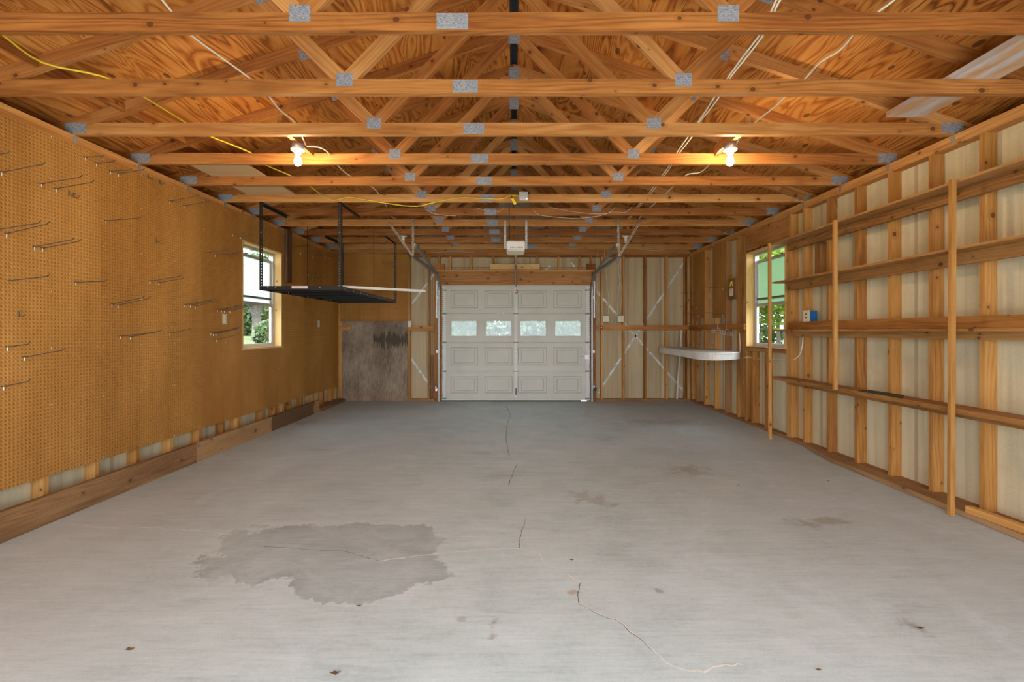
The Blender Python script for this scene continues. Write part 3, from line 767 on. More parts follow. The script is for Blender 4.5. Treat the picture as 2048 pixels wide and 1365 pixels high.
# back wall sheet
me = peg_mesh(50, 49); o = bpy.data.objects.new('pegboard', me); COL.objects.link(o)
o.location = (-3.243, YB - .005, 1.49); o.rotation_euler = (0, 0, math.radians(-90))
o.rotation_euler = (0, 0, math.radians(-90)); o.location = (-3.243, YB - .006, 1.487)
tag(o, 'brown pegboard on the back wall above the weathered plywood', 'pegboard')
for (y0, nx, lab) in ((8.19, 19, 'narrow dark pegboard strip on the right wall next to the back corner'), (7.37, 18, 'narrow pegboard strip on the right wall, nearer the window than the corner strip')):
    me = peg_mesh(nx, 46); o = bpy.data.objects.new('pegboard', me); COL.objects.link(o)
    o.rotation_euler = (0, 0, math.radians(180)); o.location = (3.274, y0 + nx * .0254, 1.52); tag(o, lab, 'pegboard')

# ------------------------------------------------------------------ peg hooks
def peg_hook(root, tip, kind='long', wallx=1):
    """root on the board, tip out in the room; kind long / plain / tab"""
    root, tip = Vector(root), Vector(tip); d = (tip - root)
    t = bpy.data.objects.new('peg_hook', None); COL.objects.link(t); t.location = root
    L_ = d.length; dn = d.normalized(); up = Vector((0, 0, 1))
    MB().tube([Vector((0, 0, 0)), dn * L_ * .93, dn * L_ + up * .012], .0033, 6).build('prong', M['wire'], t)
    if kind != 'plain':
        MB().tube([(.004 * wallx, 0, .0), (.004 * wallx, 0, -.024)], .0035, 6).build('bracket', M['tab'], t)
        MB().beam((.004 * wallx, -.014, .002), (.004 * wallx, .014, .002), .007, .003, side=(0, 0, 1)).build('crossbar', M['wire'], t)
    return t
def small_hook(root, wallx=1):
    t = bpy.data.objects.new('peg_hook', None); COL.objects.link(t); t.location = root
    MB().tube([(0, 0, .035), (.004 * wallx, 0, 0), (.03 * wallx, 0, -.004), (.05 * wallx, 0, .014)], .003, 6).build('prong', M['wire'], t)
    MB().tube([(.001 * wallx, 0, .034), (.002 * wallx, 0, .004)], .0055, 6).build('bracket', M['wire'], t)
    return t
long_hooks = [(-66, 316, 21, 306, 1), (2, 345, 91, 328, 1), (82, 368, 165, 354, 1), (111, 378, 188, 364, 1), (170, 315, 209, 312, 1), (192, 327, 231, 323, 1), (220, 343, 264, 340, 1), (236, 348, 290, 339, 1),
    (-8, 460, 82, 446, 1), (12, 468, 100, 447, 1), (68, 494, 149, 479, 1), (84, 497, 163, 482, 1), (211, 442, 283, 436, 1), (16, 562, 99, 553, 0), (151, 565, 214, 563, 1), (299, 563, 362, 553, 1),
    (317, 566, 368, 557, 1), (223, 609, 290, 595, 1), (235, 611, 300, 597, 1), (240, 673, 324, 663, 1), (260, 674, 315, 664, 1), (339, 667, 382, 659, 1), (48, 715, 130, 700, 1), (14, 695, 60, 688, 1),
    (6, 774, 62, 762, 1), (339, 403, 400, 391, 1), (367, 412, 420, 403, 1), (465, 469, 491, 466, 1), (481, 474, 506, 470, 1), (411, 506, 460, 499, 0), (430, 510, 480, 507, 1), (465, 507, 513, 499, 0),
    (369, 610, 425, 600, 1), (380, 611, 431, 600, 1), (390, 613, 436, 602, 1), (434, 620, 493, 610, 1), (442, 621, 484, 609, 1), (448, 622, 500, 611, 1), (459, 623, 508, 611, 1),
    (421, 667, 472, 658, 1), (426, 668, 476, 656, 1), (431, 668, 479, 657, 1), (432, 680, 480, 669, 1),
    (601, 506, 633, 503, 1), (584, 494, 621, 491, 0), (625, 513, 647, 509, 1), (650, 513, 672, 508, 1), (658, 515, 677, 511, 1), (625, 556, 655, 554, 1), (617, 549, 648, 546, 1), (614, 545, 636, 545, 0)]
hooks = []
for (ax, ay, bx, by, kd) in long_hooks:
    r = onX(ax, ay, PX)
    tx = (bx - CX) * r.y / F; tz = CZ - (by - CY) * r.y / F
    hooks.append((r, peg_hook(r, (tx, r.y, tz), 'tab' if kd else 'plain')))
small = [(36, 633), (296, 357), (319, 368), (311, 484), (138, 390), (147, 395), (412, 404), (459, 514), (633, 524)]
for (px, py) in small: 
    r = onX(px, py, PX); hooks.append((r, small_hook(r)))
rows = {}
for r, o in hooks:
    rows.setdefault(int((2.72 - r.z) / .27), []).append((r, o))
rn = ['topmost', 'second', 'third', 'fourth', 'fifth', 'sixth', 'seventh', 'eighth', 'ninth']
on = ['first', 'second', 'third', 'fourth', 'fifth', 'sixth', 'seventh', 'eighth', 'ninth', 'tenth', 'eleventh', 'twelfth', 'thirteenth', 'fourteenth', 'fifteenth']
for q, key in enumerate(sorted(rows)):
    for j, (r, o) in enumerate(sorted(rows[key], key=lambda a: a[0].y)):
        short = len(o.children) == 2
        tag(o, 'metal %s, %s from the left in the %s row of left wall pegboard hooks' % ('peg hook', on[j], rn[q]), 'hook', 'peg hooks on the left wall')
# hooks on the corner strips of the right wall, pointing left
for k, (ax, ay, bx, by, xx, lab) in enumerate(((1446, 577, 1409, 574, 3.27, 'upper long peg hook on the right wall strip nearer the window'), (1446, 630, 1409, 624, 3.27, 'lower long peg hook on the right wall strip nearer the window'),
        (1396, 586, 1362, 586, 3.27, 'top peg hook on the corner strip of the right wall'), (1393, 614, 1360, 614, 3.27, 'middle peg hook on the corner strip of the right wall'), (1397, 631, 1366, 626, 3.27, 'bottom peg hook on the corner strip of the right wall'))):
    r = onX(ax, ay, xx); t = peg_hook(r, ((bx - CX) * r.y / F, r.y, CZ - (by - CY) * r.y / F), 'tab', -1); tag(t, lab, 'hook', 'peg hooks in the right corner')
# hooks of the back wall sheet
yb = YB - .007
def back_small(px, py, lab):
    p = at(px, py, yb); t = bpy.data.objects.new('peg_hook', None); COL.objects.link(t); t.location = p
    MB().tube([(0, 0, .03), (0, -.006, 0), (.004, -.03, -.004), (.004, -.045, .014)], .003, 6).build('prong', M['wire'], t); tag(t, lab, 'hook', 'hooks on the back wall pegboard')
back_small(690, 617, 'small dark peg hook on the back wall pegboard, left of the rack\'s corner'); back_small(745, 619, 'small dark peg hook on the back wall pegboard under the black rack'); back_small(794, 619, 'small dark peg hook on the back wall pegboard, right of the rack')
for k, (ax, ay, bx, by) in enumerate(((764, 521, 776, 537), (770, 520, 782, 536), (777, 521, 788, 537), (783, 522, 792, 534))):
    p = at(ax, ay, yb); e = at(bx, by, yb - .02)
    t = bpy.data.objects.new('peg_hook', None); COL.objects.link(t); t.location = p
    MB().tube([(0, 0, 0), (0, -.012, 0), e - p], .003, 6).build('prong', M['wire'], t)
    tag(t, '%s of four slanting wire hooks on the back wall pegboard' % ['leftmost', 'second from left', 'third from left', 'rightmost'][k], 'hook', 'slanting hooks on the back wall pegboard')

# weathered plywood
o = MB().box((684 - CX) * 8.84 / F, (815 - CX) * 8.84 / F, 8.835, 8.847, .0, 1.482, 'z').build('plywood_sheet', M['oldply'])
tag(o, 'grey weathered plywood sheet with a dark stain against the back wall', 'plywood')

# ------------------------------------------------------------------ skirting and floor boards
bl = structure(MB().box(-3.178, -3.14, YF, 4.70, 0, .19, 'y').build('baseboard_left', M['base']), 'brown plank skirting along the left wall', 'skirting board')
bl2 = MB().box(-3.178, -3.14, 4.704, 7.66, 0, .19, 'y').build('baseboard_left', M['base2']); structure(bl2, 'dark stained far plank skirting on the left wall', 'skirting board')
MB().box(-3.28, -3.179, YF, YB, 0, .055, 'y').build('packer', M['stud_dark'], bl)
o = MB().box(-3.178, -3.12, 7.665, YB - .03, 0, .05, 'y').build('floor_strip', M['old']); tag(o, 'low dark strip continuing the left skirting to the back corner', 'strip')
o = MB().prismXY([(3.142, -1.0), (3.278, -1.0), (3.278, 5.45), (3.20, 5.05), (3.142, 4.7)], .004, .042).build('floor_board', M['base'])
tag(o, 'long weathered board lying flat on the floor along the right wall', 'board')
o = MB().beam((3.155, 3.30, .066), (3.245, 2.3, .066), .046, .045, side=(0, 0, 1)).build('wood_stick', M['post']); tag(o, 'loose square pine stick lying on the floor board at the right', 'stick')

# ------------------------------------------------------------------ shelving on the right wall
SF, SBK = 3.085, 3.3
def shelf(z, t, lz0, lz1, lab, fx=.0, y1=5.72):
    s_ = thing('wall_shelf', lab, 'shelf', (0, 0, 0), 'long shelves on the right wall')
    MB().box(SF + .022, 3.279, .4, 3.9, z, z + t, 'y').box(SF + .022, 3.279, 3.902, y1, z, z + t, 'y').build('shelf_board', M['shelf'], s_)
    MB().box(3.242, 3.2795, .4, 5.64, lz0, lz1, 'y').build('ledger', M['shelf'], s_)
shelf(2.345, .018, 2.256, 2.3445, 'topmost of the four long pine shelves on the right wall')
shelf(1.873, .018, 1.784, 1.8725, 'second from the top of the four long pine shelves on the right wall')
shelf(1.300, .019, 1.240, 1.2995, 'third of the four long shelves, just below the rail at eye height')
shelf(.722, .037, .672, .7215, 'lowest of the four long shelves on the right wall, thick and weathered')
for (y, x, z0, z1, lab, lean) in ((3.33, SF, 0, 2.365, 'nearest thin pine post at the front of the shelves, standing on the floor', .01), (4.54, SF, .735, 2.367, 'middle pine post tying the shelf fronts, ending at the lowest shelf', 0), (5.70, SF, 0, 2.364, 'farthest thin pine post, standing in front of the right window', -.008)):
    mb = MB(); mb.beam((x - .002, y + .02, z0), (x - .002, y + .02 - lean, z1), .028, .034, side=(0, 1, 0))
    tag(mb.build('shelf_post', M['post'], bevel=.002), lab, 'post', 'thin posts in front of the shelves')
# dark green scrap
P = [onZ(1708, 782, .762), onZ(1740, 781, .762), onZ(1790, 786, .762), onZ(1838, 791.5, .762), onZ(1805, 796, .762), onZ(1790, 797, .762), onZ(1765, 792.5, .762), onZ(1730, 786, .762)]
vs = [(min(max(p.x, SF + .025), 3.27), p.y) for p in P]
mb = MB().prismXY(vs, .7595, .764); o = mb.build('scrap_sheet', M['darkgreen']); tag(o, 'dark green curled scrap lying on the lowest right shelf', 'scrap')

# ------------------------------------------------------------------ corner counter
cz = 1.01
top = [(2.69, YB - .04), (2.64, 8.0), (2.60, 7.3), (2.555, 6.72), (2.58, 6.50), (2.68, 6.40), (2.86, 6.44), (3.05, 6.56), (3.235, 6.78), (3.235, YB - .04)]
cnt = thing('corner_counter', 'white curved corner counter fixed in the back right corner', 'counter')
c0 = Vector((2.98, 7.7))
def smooth(pts, n=5):
    P = [Vector(p) for p in pts]; Q = []
    for i in range(len(P) - 1):
        p0, p1, p2, p3 = P[max(i - 1, 0)], P[i], P[i + 1], P[min(i + 2, len(P) - 1)]
        for k in range(n):
            t = k / n; Q.append(.5 * ((2 * p1) + (-p0 + p2) * t + (2 * p0 - 5 * p1 + 4 * p2 - p3) * t * t + (-p0 + 3 * p1 - 3 * p2 + p3) * t ** 3))
    return Q + [P[-1]]
curve = smooth(top[:-1])
ins = []
for p in curve:
    v = Vector(p); ins.append(v + (c0 - v).normalized() * .022)
mb = MB()
for a, b_ in zip(ins[:-1], ins[1:]):
    mb.beam((a.x, a.y, cz - .0615), (b_.x, b_.y, cz - .0615), .085, .014, side=(0, 0, 1))
MB().prismXY([tuple(p) for p in curve] + [top[-1]], cz - .018, cz).build('countertop', M['benchw'], cnt)
mb.build('apron', M['benchw'], cnt)
MB().box(2.71, 3.23, YB - .058, YB - .041, cz - .10, cz - .02).build('cleat', M['stud_dark'], cnt)
o = MB().tube([(3.01, 8.78, .041), (3.10, 8.79, 1.318)], .019, 14).build('leaning_pole', M['pvc']); tag(o, 'cream pole leaning on the back wall behind the corner counter', 'pole')

# ------------------------------------------------------------------ windows
def window(idx, sg, milky, lab):
    w = bpy.data.objects.new('window_%d' % idx, None); COL.objects.link(w); structure(w, lab, 'window')
    def bx(name, mat, x0, x1, *r, **k):
        a, b_ = sorted((sg * x0, sg * x1)); return MB().box(a, b_, *r, **k).build(name, M[mat], w)
    # timber lining of the opening
    bx('jamb', 'newpine', 3.27, 3.372, WY1, WY1 + .019, WZ0, WZ1, grain='z'); bx('jamb', 'newpine', 3.27, 3.372, WY0 - .019, WY0, WZ0, WZ1, grain='z')
    bx('jamb', 'newpine', 3.27, 3.372, WY0 - .019, WY1 + .019, WZ1, WZ1 + .019, grain='y')
    bx('sill', 'newpine' if sg < 0 else 'shelf', 3.262, 3.372, WY0 - .019, WY1 + .03, WZ0 - .019, WZ0, grain='y')
    f = .03; X0, X1 = 3.373, 3.43
    bx('frame', 'alu', X0, X1, WY1 - f, WY1 + .01, WZ0, WZ1); bx('frame', 'alu', X0, X1, WY0 - .01, WY0 + f, WZ0, WZ1)
    bx('frame', 'alu', X0, X1, WY0 + f, WY1 - f, WZ1 - f, WZ1 + .01); bx('frame', 'vinyl', X0, X1, WY0 + f, WY1 - f, WZ0 - .01, WZ0 + .025)
    a, b_ = WY0 + f, WY1 - f
    u = bx('upper_sash', 'alu', 3.402, 3.422, a, b_, 2.25, 2.285)
    def sub(name, mat, par, x0, x1, *r):
        p, q = sorted((sg * x0, sg * x1)); return MB().box(p, q, *r).build(name, M[mat], par)
    sub('rail', 'doordark', u, 3.402, 3.422, a, b_, 1.735, 1.76)
    sub('stile', 'vinyl', u, 3.402, 3.422, b_ - .035, b_, 1.66, 2.249); sub('stile', 'vinyl', u, 3.402, 3.422, a, a + .03, 1.66, 2.249)
    sub('pane', milky, u, 3.411, 3.413, a + .03, b_ - .035, 1.66, 2.25)
    sub('latch', 'wire', u, 3.39, 3.402, a + .22, a + .27, 2.285, 2.298); sub('latch', 'wire', u, 3.39, 3.402, b_ - .27, b_ - .22, 2.285, 2.298)
    l = bx('lower_sash', 'alu', 3.378, 3.398, a, b_, 1.642, 1.682)
    sub('stile', 'alu', l, 3.378, 3.398, b_ - .04, b_, WZ0 + .025, 1.641); sub('stile', 'alu', l, 3.378, 3.398, a, a + .04, WZ0 + .025, 1.641)
    sub('rail', 'vinyl', l, 3.378, 3.398, a + .04, b_ - .04, WZ0 + .026, WZ0 + .05)
    sub('pane', 'glass', l, 3.387, 3.389, a + .04, b_ - .04, WZ0 + .05, 1.642)
    return w
window(1, -1, 'milky', 'sash window in the left pegboard wall looking onto the lawn')
window(2, 1, 'milkyg', 'sash window in the right wall looking into green leaves')

# ------------------------------------------------------------------ garage door
YD = 8.80
door = bpy.data.objects.new('door_1', None); COL.objects.link(door); structure(door, 'white sectional garage door with four small panes in the back wall', 'door')
dX0, dX1 = (884 - CX) * YD / F, (1180 - CX) * YD / F
zb = [.045, .562, 1.094, 1.626, 2.150]
def zpx(py): return CZ - (py - CY) * YD / F
def xpx(px): return (px - CX) * YD / F
pan = [(901, 956), (969, 1025), (1036, 1094), (1107, 1163)]
win = [(902.3, 953.4), (971.6, 1022.4), (1040.4, 1092), (1110, 1161.3)]
for k in range(4):
    z0, z1 = zb[k] + .004, zb[k + 1]
    mb = MB()
    if k != 2:
        mb.box(dX0, dX1, YD, YD + .045, z0, z1)
    else:
        wz0, wz1 = 1.213, 1.492
        mb.box(dX0, dX1, YD, YD + .045, z0, wz0).box(dX0, dX1, YD, YD + .045, wz1, z1)
        xs = [dX0] + [xpx(p) for w_ in win for p in w_] + [dX1]
        for i in range(0, 10, 2): mb.box(xs[i], xs[i + 1], YD, YD + .045, wz0, wz1)
    sec = mb.build('section', M['doorw'], door, bevel=0)
    # ledge along the top of the section
    if k < 3: MB().box(xpx(891), xpx(1172), YD - .022, YD - .0005, z1 - .024, z1 + .0).build('ledge', M['doorw'], sec, bevel=.004)
    else: MB().box(dX0, dX1, YD - .008, YD - .0005, z1 - .012, z1 + .001).build('ledge', M['doorw'], sec)
    for i, (a, b_) in enumerate(pan):
        if k == 2:
            x0, x1 = xpx(win[i][0]), xpx(win[i][1])
            fr = MB()
            e = .018
            for r in ((x0 - e, x1 + e, wz0 - e, wz0 + .004), (x0 - e, x1 + e, wz1 - .004, wz1 + e), (x0 - e, x0 + .004, wz0 + .004, wz1 - .004), (x1 - .004, x1 + e, wz0 + .004, wz1 - .004)):
                fr.box(r[0], r[1], YD - .012, YD - .0005, r[2], r[3])
            w_ = fr.build('window_frame', M['doorw'], sec, bevel=.003)
            MB().box(x0, x1, YD + .02, YD + .023, wz0, wz1).build('pane', M['glass'], sec)
        else:
            x0, x1 = xpx(a), xpx(b_); q0, q1 = z0 + .10, z1 - .095
            fr = MB()
            for (e, h) in ((0, .009), (.055, .007)):
                X0, X1, Z0, Z1 = x0 + e, x1 - e, q0 + e * .8, q1 - e * .8; t = .013
                # sloping moulding: each side a wedge
                for (p0, p1, nrm) in (((X0, Z0), (X1, Z0), (0, 1)), ((X0, Z1), (X1, Z1), (0, -1)), ((X0, Z0), (X0, Z1), (1, 0)), ((X1, Z0), (X1, Z1), (-1, 0))):
                    d = Vector((p1[0] - p0[0], 0, p1[1] - p0[1])); nv = Vector((nrm[0], 0, nrm[1])) * t
                    A = Vector((p0[0], YD - .0004, p0[1])); B = Vector((p1[0], YD - .0004, p1[1])); out = Vector((0, -h, 0))
                    fr._add([A, B, A + nv * .5 + out, B + nv * .5 + out, A + nv * 1.2, B + nv * 1.2], [(0, 1, 3, 2), (2, 3, 5, 4)], [[(0, 0)] * 4] * 2)
            fr.build('panel_moulding', M['doorw'], sec)
# stiles, hinges, bottom rail
MB().box(xpx(1028.5), xpx(1034.5), YD - .02, YD - .0125, .07, 2.145).build('centre_stile', M['doorstile'], door)
for (a, b_) in ((884.5, 892), (1171.5, 1180)):
    for k in range(4): 
        s_ = MB().box(xpx(a), xpx(b_), YD - .016, YD - .001, zb[k] + .02, zb[k + 1] - .02).build('end_stile', M['doorstile'], door)
        sx = xpx(a) if a < 1000 else xpx(b_) - .02
        mb = MB()
        for i in range(12): mb.box(sx + .002, sx + .018, YD - .0175, YD - .0162, zb[k] + .05 + i * .037, zb[k] + .062 + i * .037)
        mb.build('slots', M['slot'], s_)
for z in (zb[0] + .01, zb[1], zb[2], zb[3], 2.06):
    for (a, b_) in ((880.5, 893), (1170, 1183)):
        h_ = MB().box(xpx(a), xpx(b_), YD - .03, YD - .0185, z - .012, z + .012).build('hinge', M['doordark'], door)
        MB().tube([(xpx(a if a < 1000 else b_), YD - .035, z), (xpx(a + 2 if a < 1000 else b_ - 2), YD - .035, z)], .016, 12).build('roller', M['doordark'], h_)
for z in zb[1:4]:
    MB().box(xpx(1029), xpx(1034), YD - .026, YD - .0205, z - .06, z + .055).build('hinge', M['white'], door)
    MB().box(xpx(1027), xpx(1036), YD - .030, YD - .0265, z - .008, z + .008).build('hinge', M['doordark'], door)
MB().box(dX0, dX1, YD - .01, YD + .045, .022, .047).build('bottom_rail', M['doorstile'], door)
MB().box(dX0, xpx(1162), YD + .002, YD + .035, .001, .0215).build('bottom_seal', M['rubber'], door)
lt = MB().box(xpx(1169), xpx(1178), YD - .035, YD - .0305, zpx(719), zpx(710)).build('latch', M['galv'], door)
MB().beam((xpx(1159), YD - .03, zpx(713)), (xpx(1169), YD - .03, zpx(713)), .012, .004, side=(0, 0, 1)).build('latch_bar', M['track'], lt)
MB().box(xpx(1031), xpx(1033), YD - .0215, YD - .0201, zpx(790), zpx(777)).build('warning_sticker', M['slot'], door)
MB().box(xpx(1030.5), xpx(1033.5), YD - .024, YD - .0205, zpx(706), zpx(703)).build('lock_hole', M['galv'], door)

# tracks
for sg, lab in ((-1, 'left'), (1, 'right')):
    X = -1.395 if sg < 0 else 1.45
    t = thing('door_track', 'grey steel %s garage door track curving back on punched hangers' % lab, 'track', group='garage door tracks')
    Yv = YD - .045; R = .33; Zc = 2.33 - R
    path = [(X, Yv, .005), (X, Yv, Zc)]
    path += [(X, Yv - R + R * math.cos(a), Zc + R * math.sin(a)) for a in [math.pi / 2 * i / 8 for i in range(1, 9)]]
    path += [(X, 6.55, 2.325)]
    mb = MB()
    for i, (p, q) in enumerate(zip(path, path[1:])):
        p, q = Vector(p), Vector(q); sd = Vector((1, 0, 0))
        d = (q - p).normalized(); nn = sd.cross(d)
        ext = d * .004
        mb.beam(p - ext, q + ext, .003, .05, side=sd)
        o2 = Vector((-sg * .014, 0, 0))
        mb.beam(p - ext + nn * .024 + o2, q + ext + nn * .024 + o2, .028, .003, side=sd); mb.beam(p - ext - nn * .024 + o2, q + ext - nn * .024 + o2, .028, .003, side=sd)
    mb.build('rail', M['track'], t)
    # upper low-headroom rail and pulley
    MB().beam((X + sg * .03, 6.86, 2.54), (X + sg * .02, Yv - .1, 2.36), .035, .03).build('spring_rail', M['track'], t)
    MB().lathe((X + sg * .035, 6.84, 2.545), [(.004, -.012), (.03, -.01), (.022, 0), (.03, .01), (.004, .012)], 16, 'x').build('pulley', M['tab'], t)
    MB().tube([(X + sg * .03, 6.9, 2.56), (X + sg * .02, 7.9, 2.46)], .017, 10).build('spring', M['track'], t)
    top1 = at(778 if sg < 0 else 1282, 446 if sg < 0 else 441, 6.55); top2 = at(826 if sg < 0 else 1236, 438, 6.55)
    end = Vector((X, 6.56, 2.345))
    MB().perforated(end + Vector((0, .0, -.01)), top1, .030, (1, 0, 0), .03, .45).build('hanger_strap', M['strap'], t)
    MB().perforated(end, top2, .030, (1, 0, 0), .03, .45).build('hanger_strap', M['strap'], t)
    MB().box(X - .03, X + .03, Yv - .02, Yv + .04, 1.97, 2.42).build('flag_bracket', M['track'], t) if False else None
    for z in (.9, 1.9): MB().box(min(X, X + sg * .04), max(X, X + sg * .04), Yv + .004, YB - .003, z, z + .05).build('bracket', M['galv'], t)
    # vertical support strip on the jamb
    xj = X + sg * .045
    s_ = MB().box(xj - .012, xj + .012, YB - .010, YB - .004, 1.55, 2.24).build('reinforcing_strip', M['galv'], t)

# photo-eye sensors
for (x, lab, mt) in ((at(872.5, 779, 8.7).x, 'left safety sensor with a red light beside the garage door foot', 'led'), (at(1191, 779, 8.7).x, 'right black safety sensor beside the garage door foot', 'slot')):
    t = thing('safety_sensor', lab, 'sensor', (x, 8.72, .235))
    MB().box(-.022, .022, -.02, .03, -.03, .03).build('housing', M['slot' if mt == 'slot' else 'grey'], t, bevel=.004)
    MB().lathe((0, -.0205, -.015), [(.014, 0), (.012, -.006)], 14, 'y').build('lens', M[mt], t)
    MB().box(-.03, -.005, .03, .128, -.0, .06).build('bracket', M['galv'], t)

# ------------------------------------------------------------------ opener
YM = 6.30
op = thing('garage_door_opener', 'white garage door opener hung on punched steel straps', 'opener')
ux0, ux1 = at(1012.5, 0, YM).x, at(1050.5, 0, YM).x; uz0, uz1 = at(0, 500, YM).z, at(0, 481, YM).z
hs = MB().box(ux0, ux1, YM, YM + .42, uz0, uz1).build('housing', M['porc'], op, bevel=.022)
MB().box(ux0 + .03, ux1 - .02, YM + .03, YM + .39, uz0 - .008, uz0 + .004).build('light_cover', M['cream'], op)
mb = MB()
for i in range(9): mb.beam((ux0 + .055 + i * .02, YM - .001, uz0 + .022), (ux0 + .06 + i * .02, YM - .001, uz0 + .042), .006, .002, side=(1, 0, 0))
mb.build('vent_slots', M['slot'], hs)
MB().box(ux0 - .02, ux1 + .02, YM + .1, YM + .13, uz1 - .012, uz1 + .016).build('bracket', M['slot'], op)
for x in (at(1010, 0, YM).x, at(1053, 0, YM).x):
    MB().perforated((x, YM + .1, uz0 + .03), (x, YM + .1, HZ + .03), .026, (1, 0, 0), .03, .45).build('hanger_strap', M['galv'], op)
xr = at(1031.5, 0, 8).x
MB().box(xr - .018, xr + .018, YM + .40, 8.70, 2.452, 2.482, 'y').build('rail', M['track'], op)
MB().beam((xr, 8.62, 2.466), (xr, YB - .04, 2.49), .05, .03).build('header_bracket', M['doordark'], op)
MB().beam((xr, 8.45, 2.45), (xr, YD - .03, 2.12), .03, .005, side=(1, 0, 0)).build('door_arm', M['track'], op)
rc = MB().tube([(xr + .012, 8.30, 2.45), (xr + .012, 8.30, 2.02)], .0025, 6).build('release_cord', M['redplastic'], op)
MB().tube([(xr - .008, 8.30, 2.02), (xr + .03, 8.30, 2.01), (xr + .03, 8.30, 1.975), (xr - .008, 8.30, 1.965)], .008, 8).build('release_handle', M['redplastic'], rc)
bx_ = thing('outlet_box', 'grey outlet box on the sixth truss feeding the opener', 'outlet', (at(1047, 0, 5.34).x, 5.30, HZ + .01))
MB().box(-.05, .05, 0, .072, 0, .085).build('box', M['grey'], bx_, bevel=.004)
MB().box(-.045, .045, -.003, .05, -.006, 0.001).build('cover', M['white'], bx_); MB().lathe((.035, -.001, .004), [(.006, 0), (.004, -.004)], 8, 'y').build('indicator', M['greenled'], bx_)
o = MB()
q = [at(1021, 387, 5.33), at(1025, 398, 5.33), at(1036, 412, 5.36), at(1040, 408, 5.38)]
o.tube(q, .004, 8); pc = thing('power_cord', 'black power cord with a yellow tag hanging beside the grey outlet box', 'cord')
o.build('plug_lead', M['slot'], pc)
MB().beam(at(1024, 397, 5.32), at(1031, 409, 5.32), .028, .002, side=(1, 0, 0)).build('warning_tag', M['yellowtag'], pc)
MB().tube([at(1019, 405, 5.5), at(1018, 440, 6.2), at(1020, 462, 6.35), at(1019, 478, 6.4), at(1015, 483, 6.45)], .0045, 8).build('lead', M['slot'], pc)

# ------------------------------------------------------------------ cables
def cable(pts, r, mat, lab, cat='cable', group=None, name='cable'):
    P = [Vector(p) for p in pts]; Q = []
    for i in range(len(P) - 1):
        p0, p1, p2, p3 = P[max(i - 1, 0)], P[i], P[i + 1], P[min(i + 2, len(P) - 1)]
        for k in range(4):
            t = k / 4
            Q.append(.5 * ((2 * p1) + (-p0 + p2) * t + (2 * p0 - 5 * p1 + 4 * p2 - p3) * t * t + (-p0 + 3 * p1 - 3 * p2 + p3) * t ** 3))
    Q.append(P[-1]); o = MB().tube(Q, r, 6).build(name, M[mat]); return tag(o, lab, cat, group)
ZL = HZ + .097
def lay(pts): return [onZ(px, py, ZL + (pp[0] if pp else 0)) for px, py, *pp in pts]
yc = lay([(-60, 20), (0, 65), (85, 125), (205, 153), (278, 188), (368, 243), (414, 270), (500, 305), (527, 328), (580, 351), (617, 371)])
yf = 5.362 - .012
yc += [at(632, 382, 5.2), at(648, 393, yf), at(668, 401, yf), at(700, 395, yf), at(760, 405, yf), at(828, 413, yf), at(870, 405, yf), at(919, 396, yf), at(965, 397, yf), at(1003, 398, yf), at(1022, 391, yf), at(1039, 393, yf - .02)]
cable(yc, .0065, 'ycable', 'yellow electrical cable running from the upper left to the grey outlet box', name='electrical_cable')
cable(lay([(300, -40), (325, 0), (343, 22), (380, 68), (495, 153), (534, 188), (560, 220), (588, 243), (602, 268)]) + [at(611, 290, 3.9)], .006, 'wcable', 'white cable over the trusses leading to the left lit bulb', group='white cables over the trusses', name='electrical_cable')
cable([at(613, 293, 3.9), at(635, 294, 3.95), at(655, 304, 4.05)] + lay([(672, 328), (700, 352), (739, 371), (757, 387), (769, 407), (774, 415), (783, 432), (792, 440), (800, 455), (806, 470)]), .006, 'wcable', 'white cable from the left lit bulb back to the unlit lamp beyond', group='white cables over the trusses', name='electrical_cable')
for dx, lab in ((0, 'left of the twin white cables crossing the right half of the trusses'), (9, 'right of the twin white cables crossing the right half of the trusses')):
    w = [(1575, -40), (1553, 0), (1545, 15), (1520, 65), (1487, 112), (1455, 155), (1432, 190), (1412, 222), (1395, 243), (1380, 270), (1355, 305), (1335, 335), (1309, 372), (1297, 387), (1282, 405), (1268, 421), (1257, 436), (1242, 455), (1228, 470), (1214, 487)]
    cable(lay([(x + dx * (1 - i / 26) + random.uniform(-2, 2) * (i < 12), y) for i, (x, y) in enumerate(w)]), .0055, 'wcable', lab, group='white cables over the trusses', name='electrical_cable')
cable(lay([(1830, -40), (1788, 0), (1765, 17), (1735, 40), (1710, 65), (1680, 100), (1640, 125), (1612, 155), (1573, 190), (1545, 217), (1512, 243), (1482, 272)]) + [at(1472, 290, 3.9)], .006, 'wcable', 'single white cable over the right trusses leading to the right lit bulb', group='white cables over the trusses', name='electrical_cable')
cable([at(1462, 292, 3.9), at(1440, 300, 4.0)] + lay([(1418, 330), (1400, 345), (1373, 350), (1349, 371), (1332, 387), (1315, 403), (1300, 415), (1283, 432), (1270, 450), (1258, 468)]), .006, 'wcable', 'white cable from the right lit bulb back to the unlit lamp beyond', group='white cables over the trusses', name='electrical_cable')
y7 = 5.985 - .014
cable([at(1066, 417, y7), at(1072, 426, y7), at(1088, 432, y7), at(1148, 437, y7), at(1192, 433, y7), at(1215, 427, y7), at(1231, 415, y7)], .003, 'thinwire', 'thin pale wire sagging in front of the seventh truss right of centre', 'wire', 'thin wires on the seventh truss', 'bell_wire')
cable([at(1099, 415, y7 + .006), at(1130, 421, y7 + .006), at(1165, 426, y7), at(1205, 428, y7), at(1228, 424, y7), at(1250, 425, y7), at(1264, 414, y7)], .003, 'thinwire', 'thin pale wire running towards the twin cables on the seventh truss', 'wire', 'thin wires on the seventh truss', 'bell_wire')
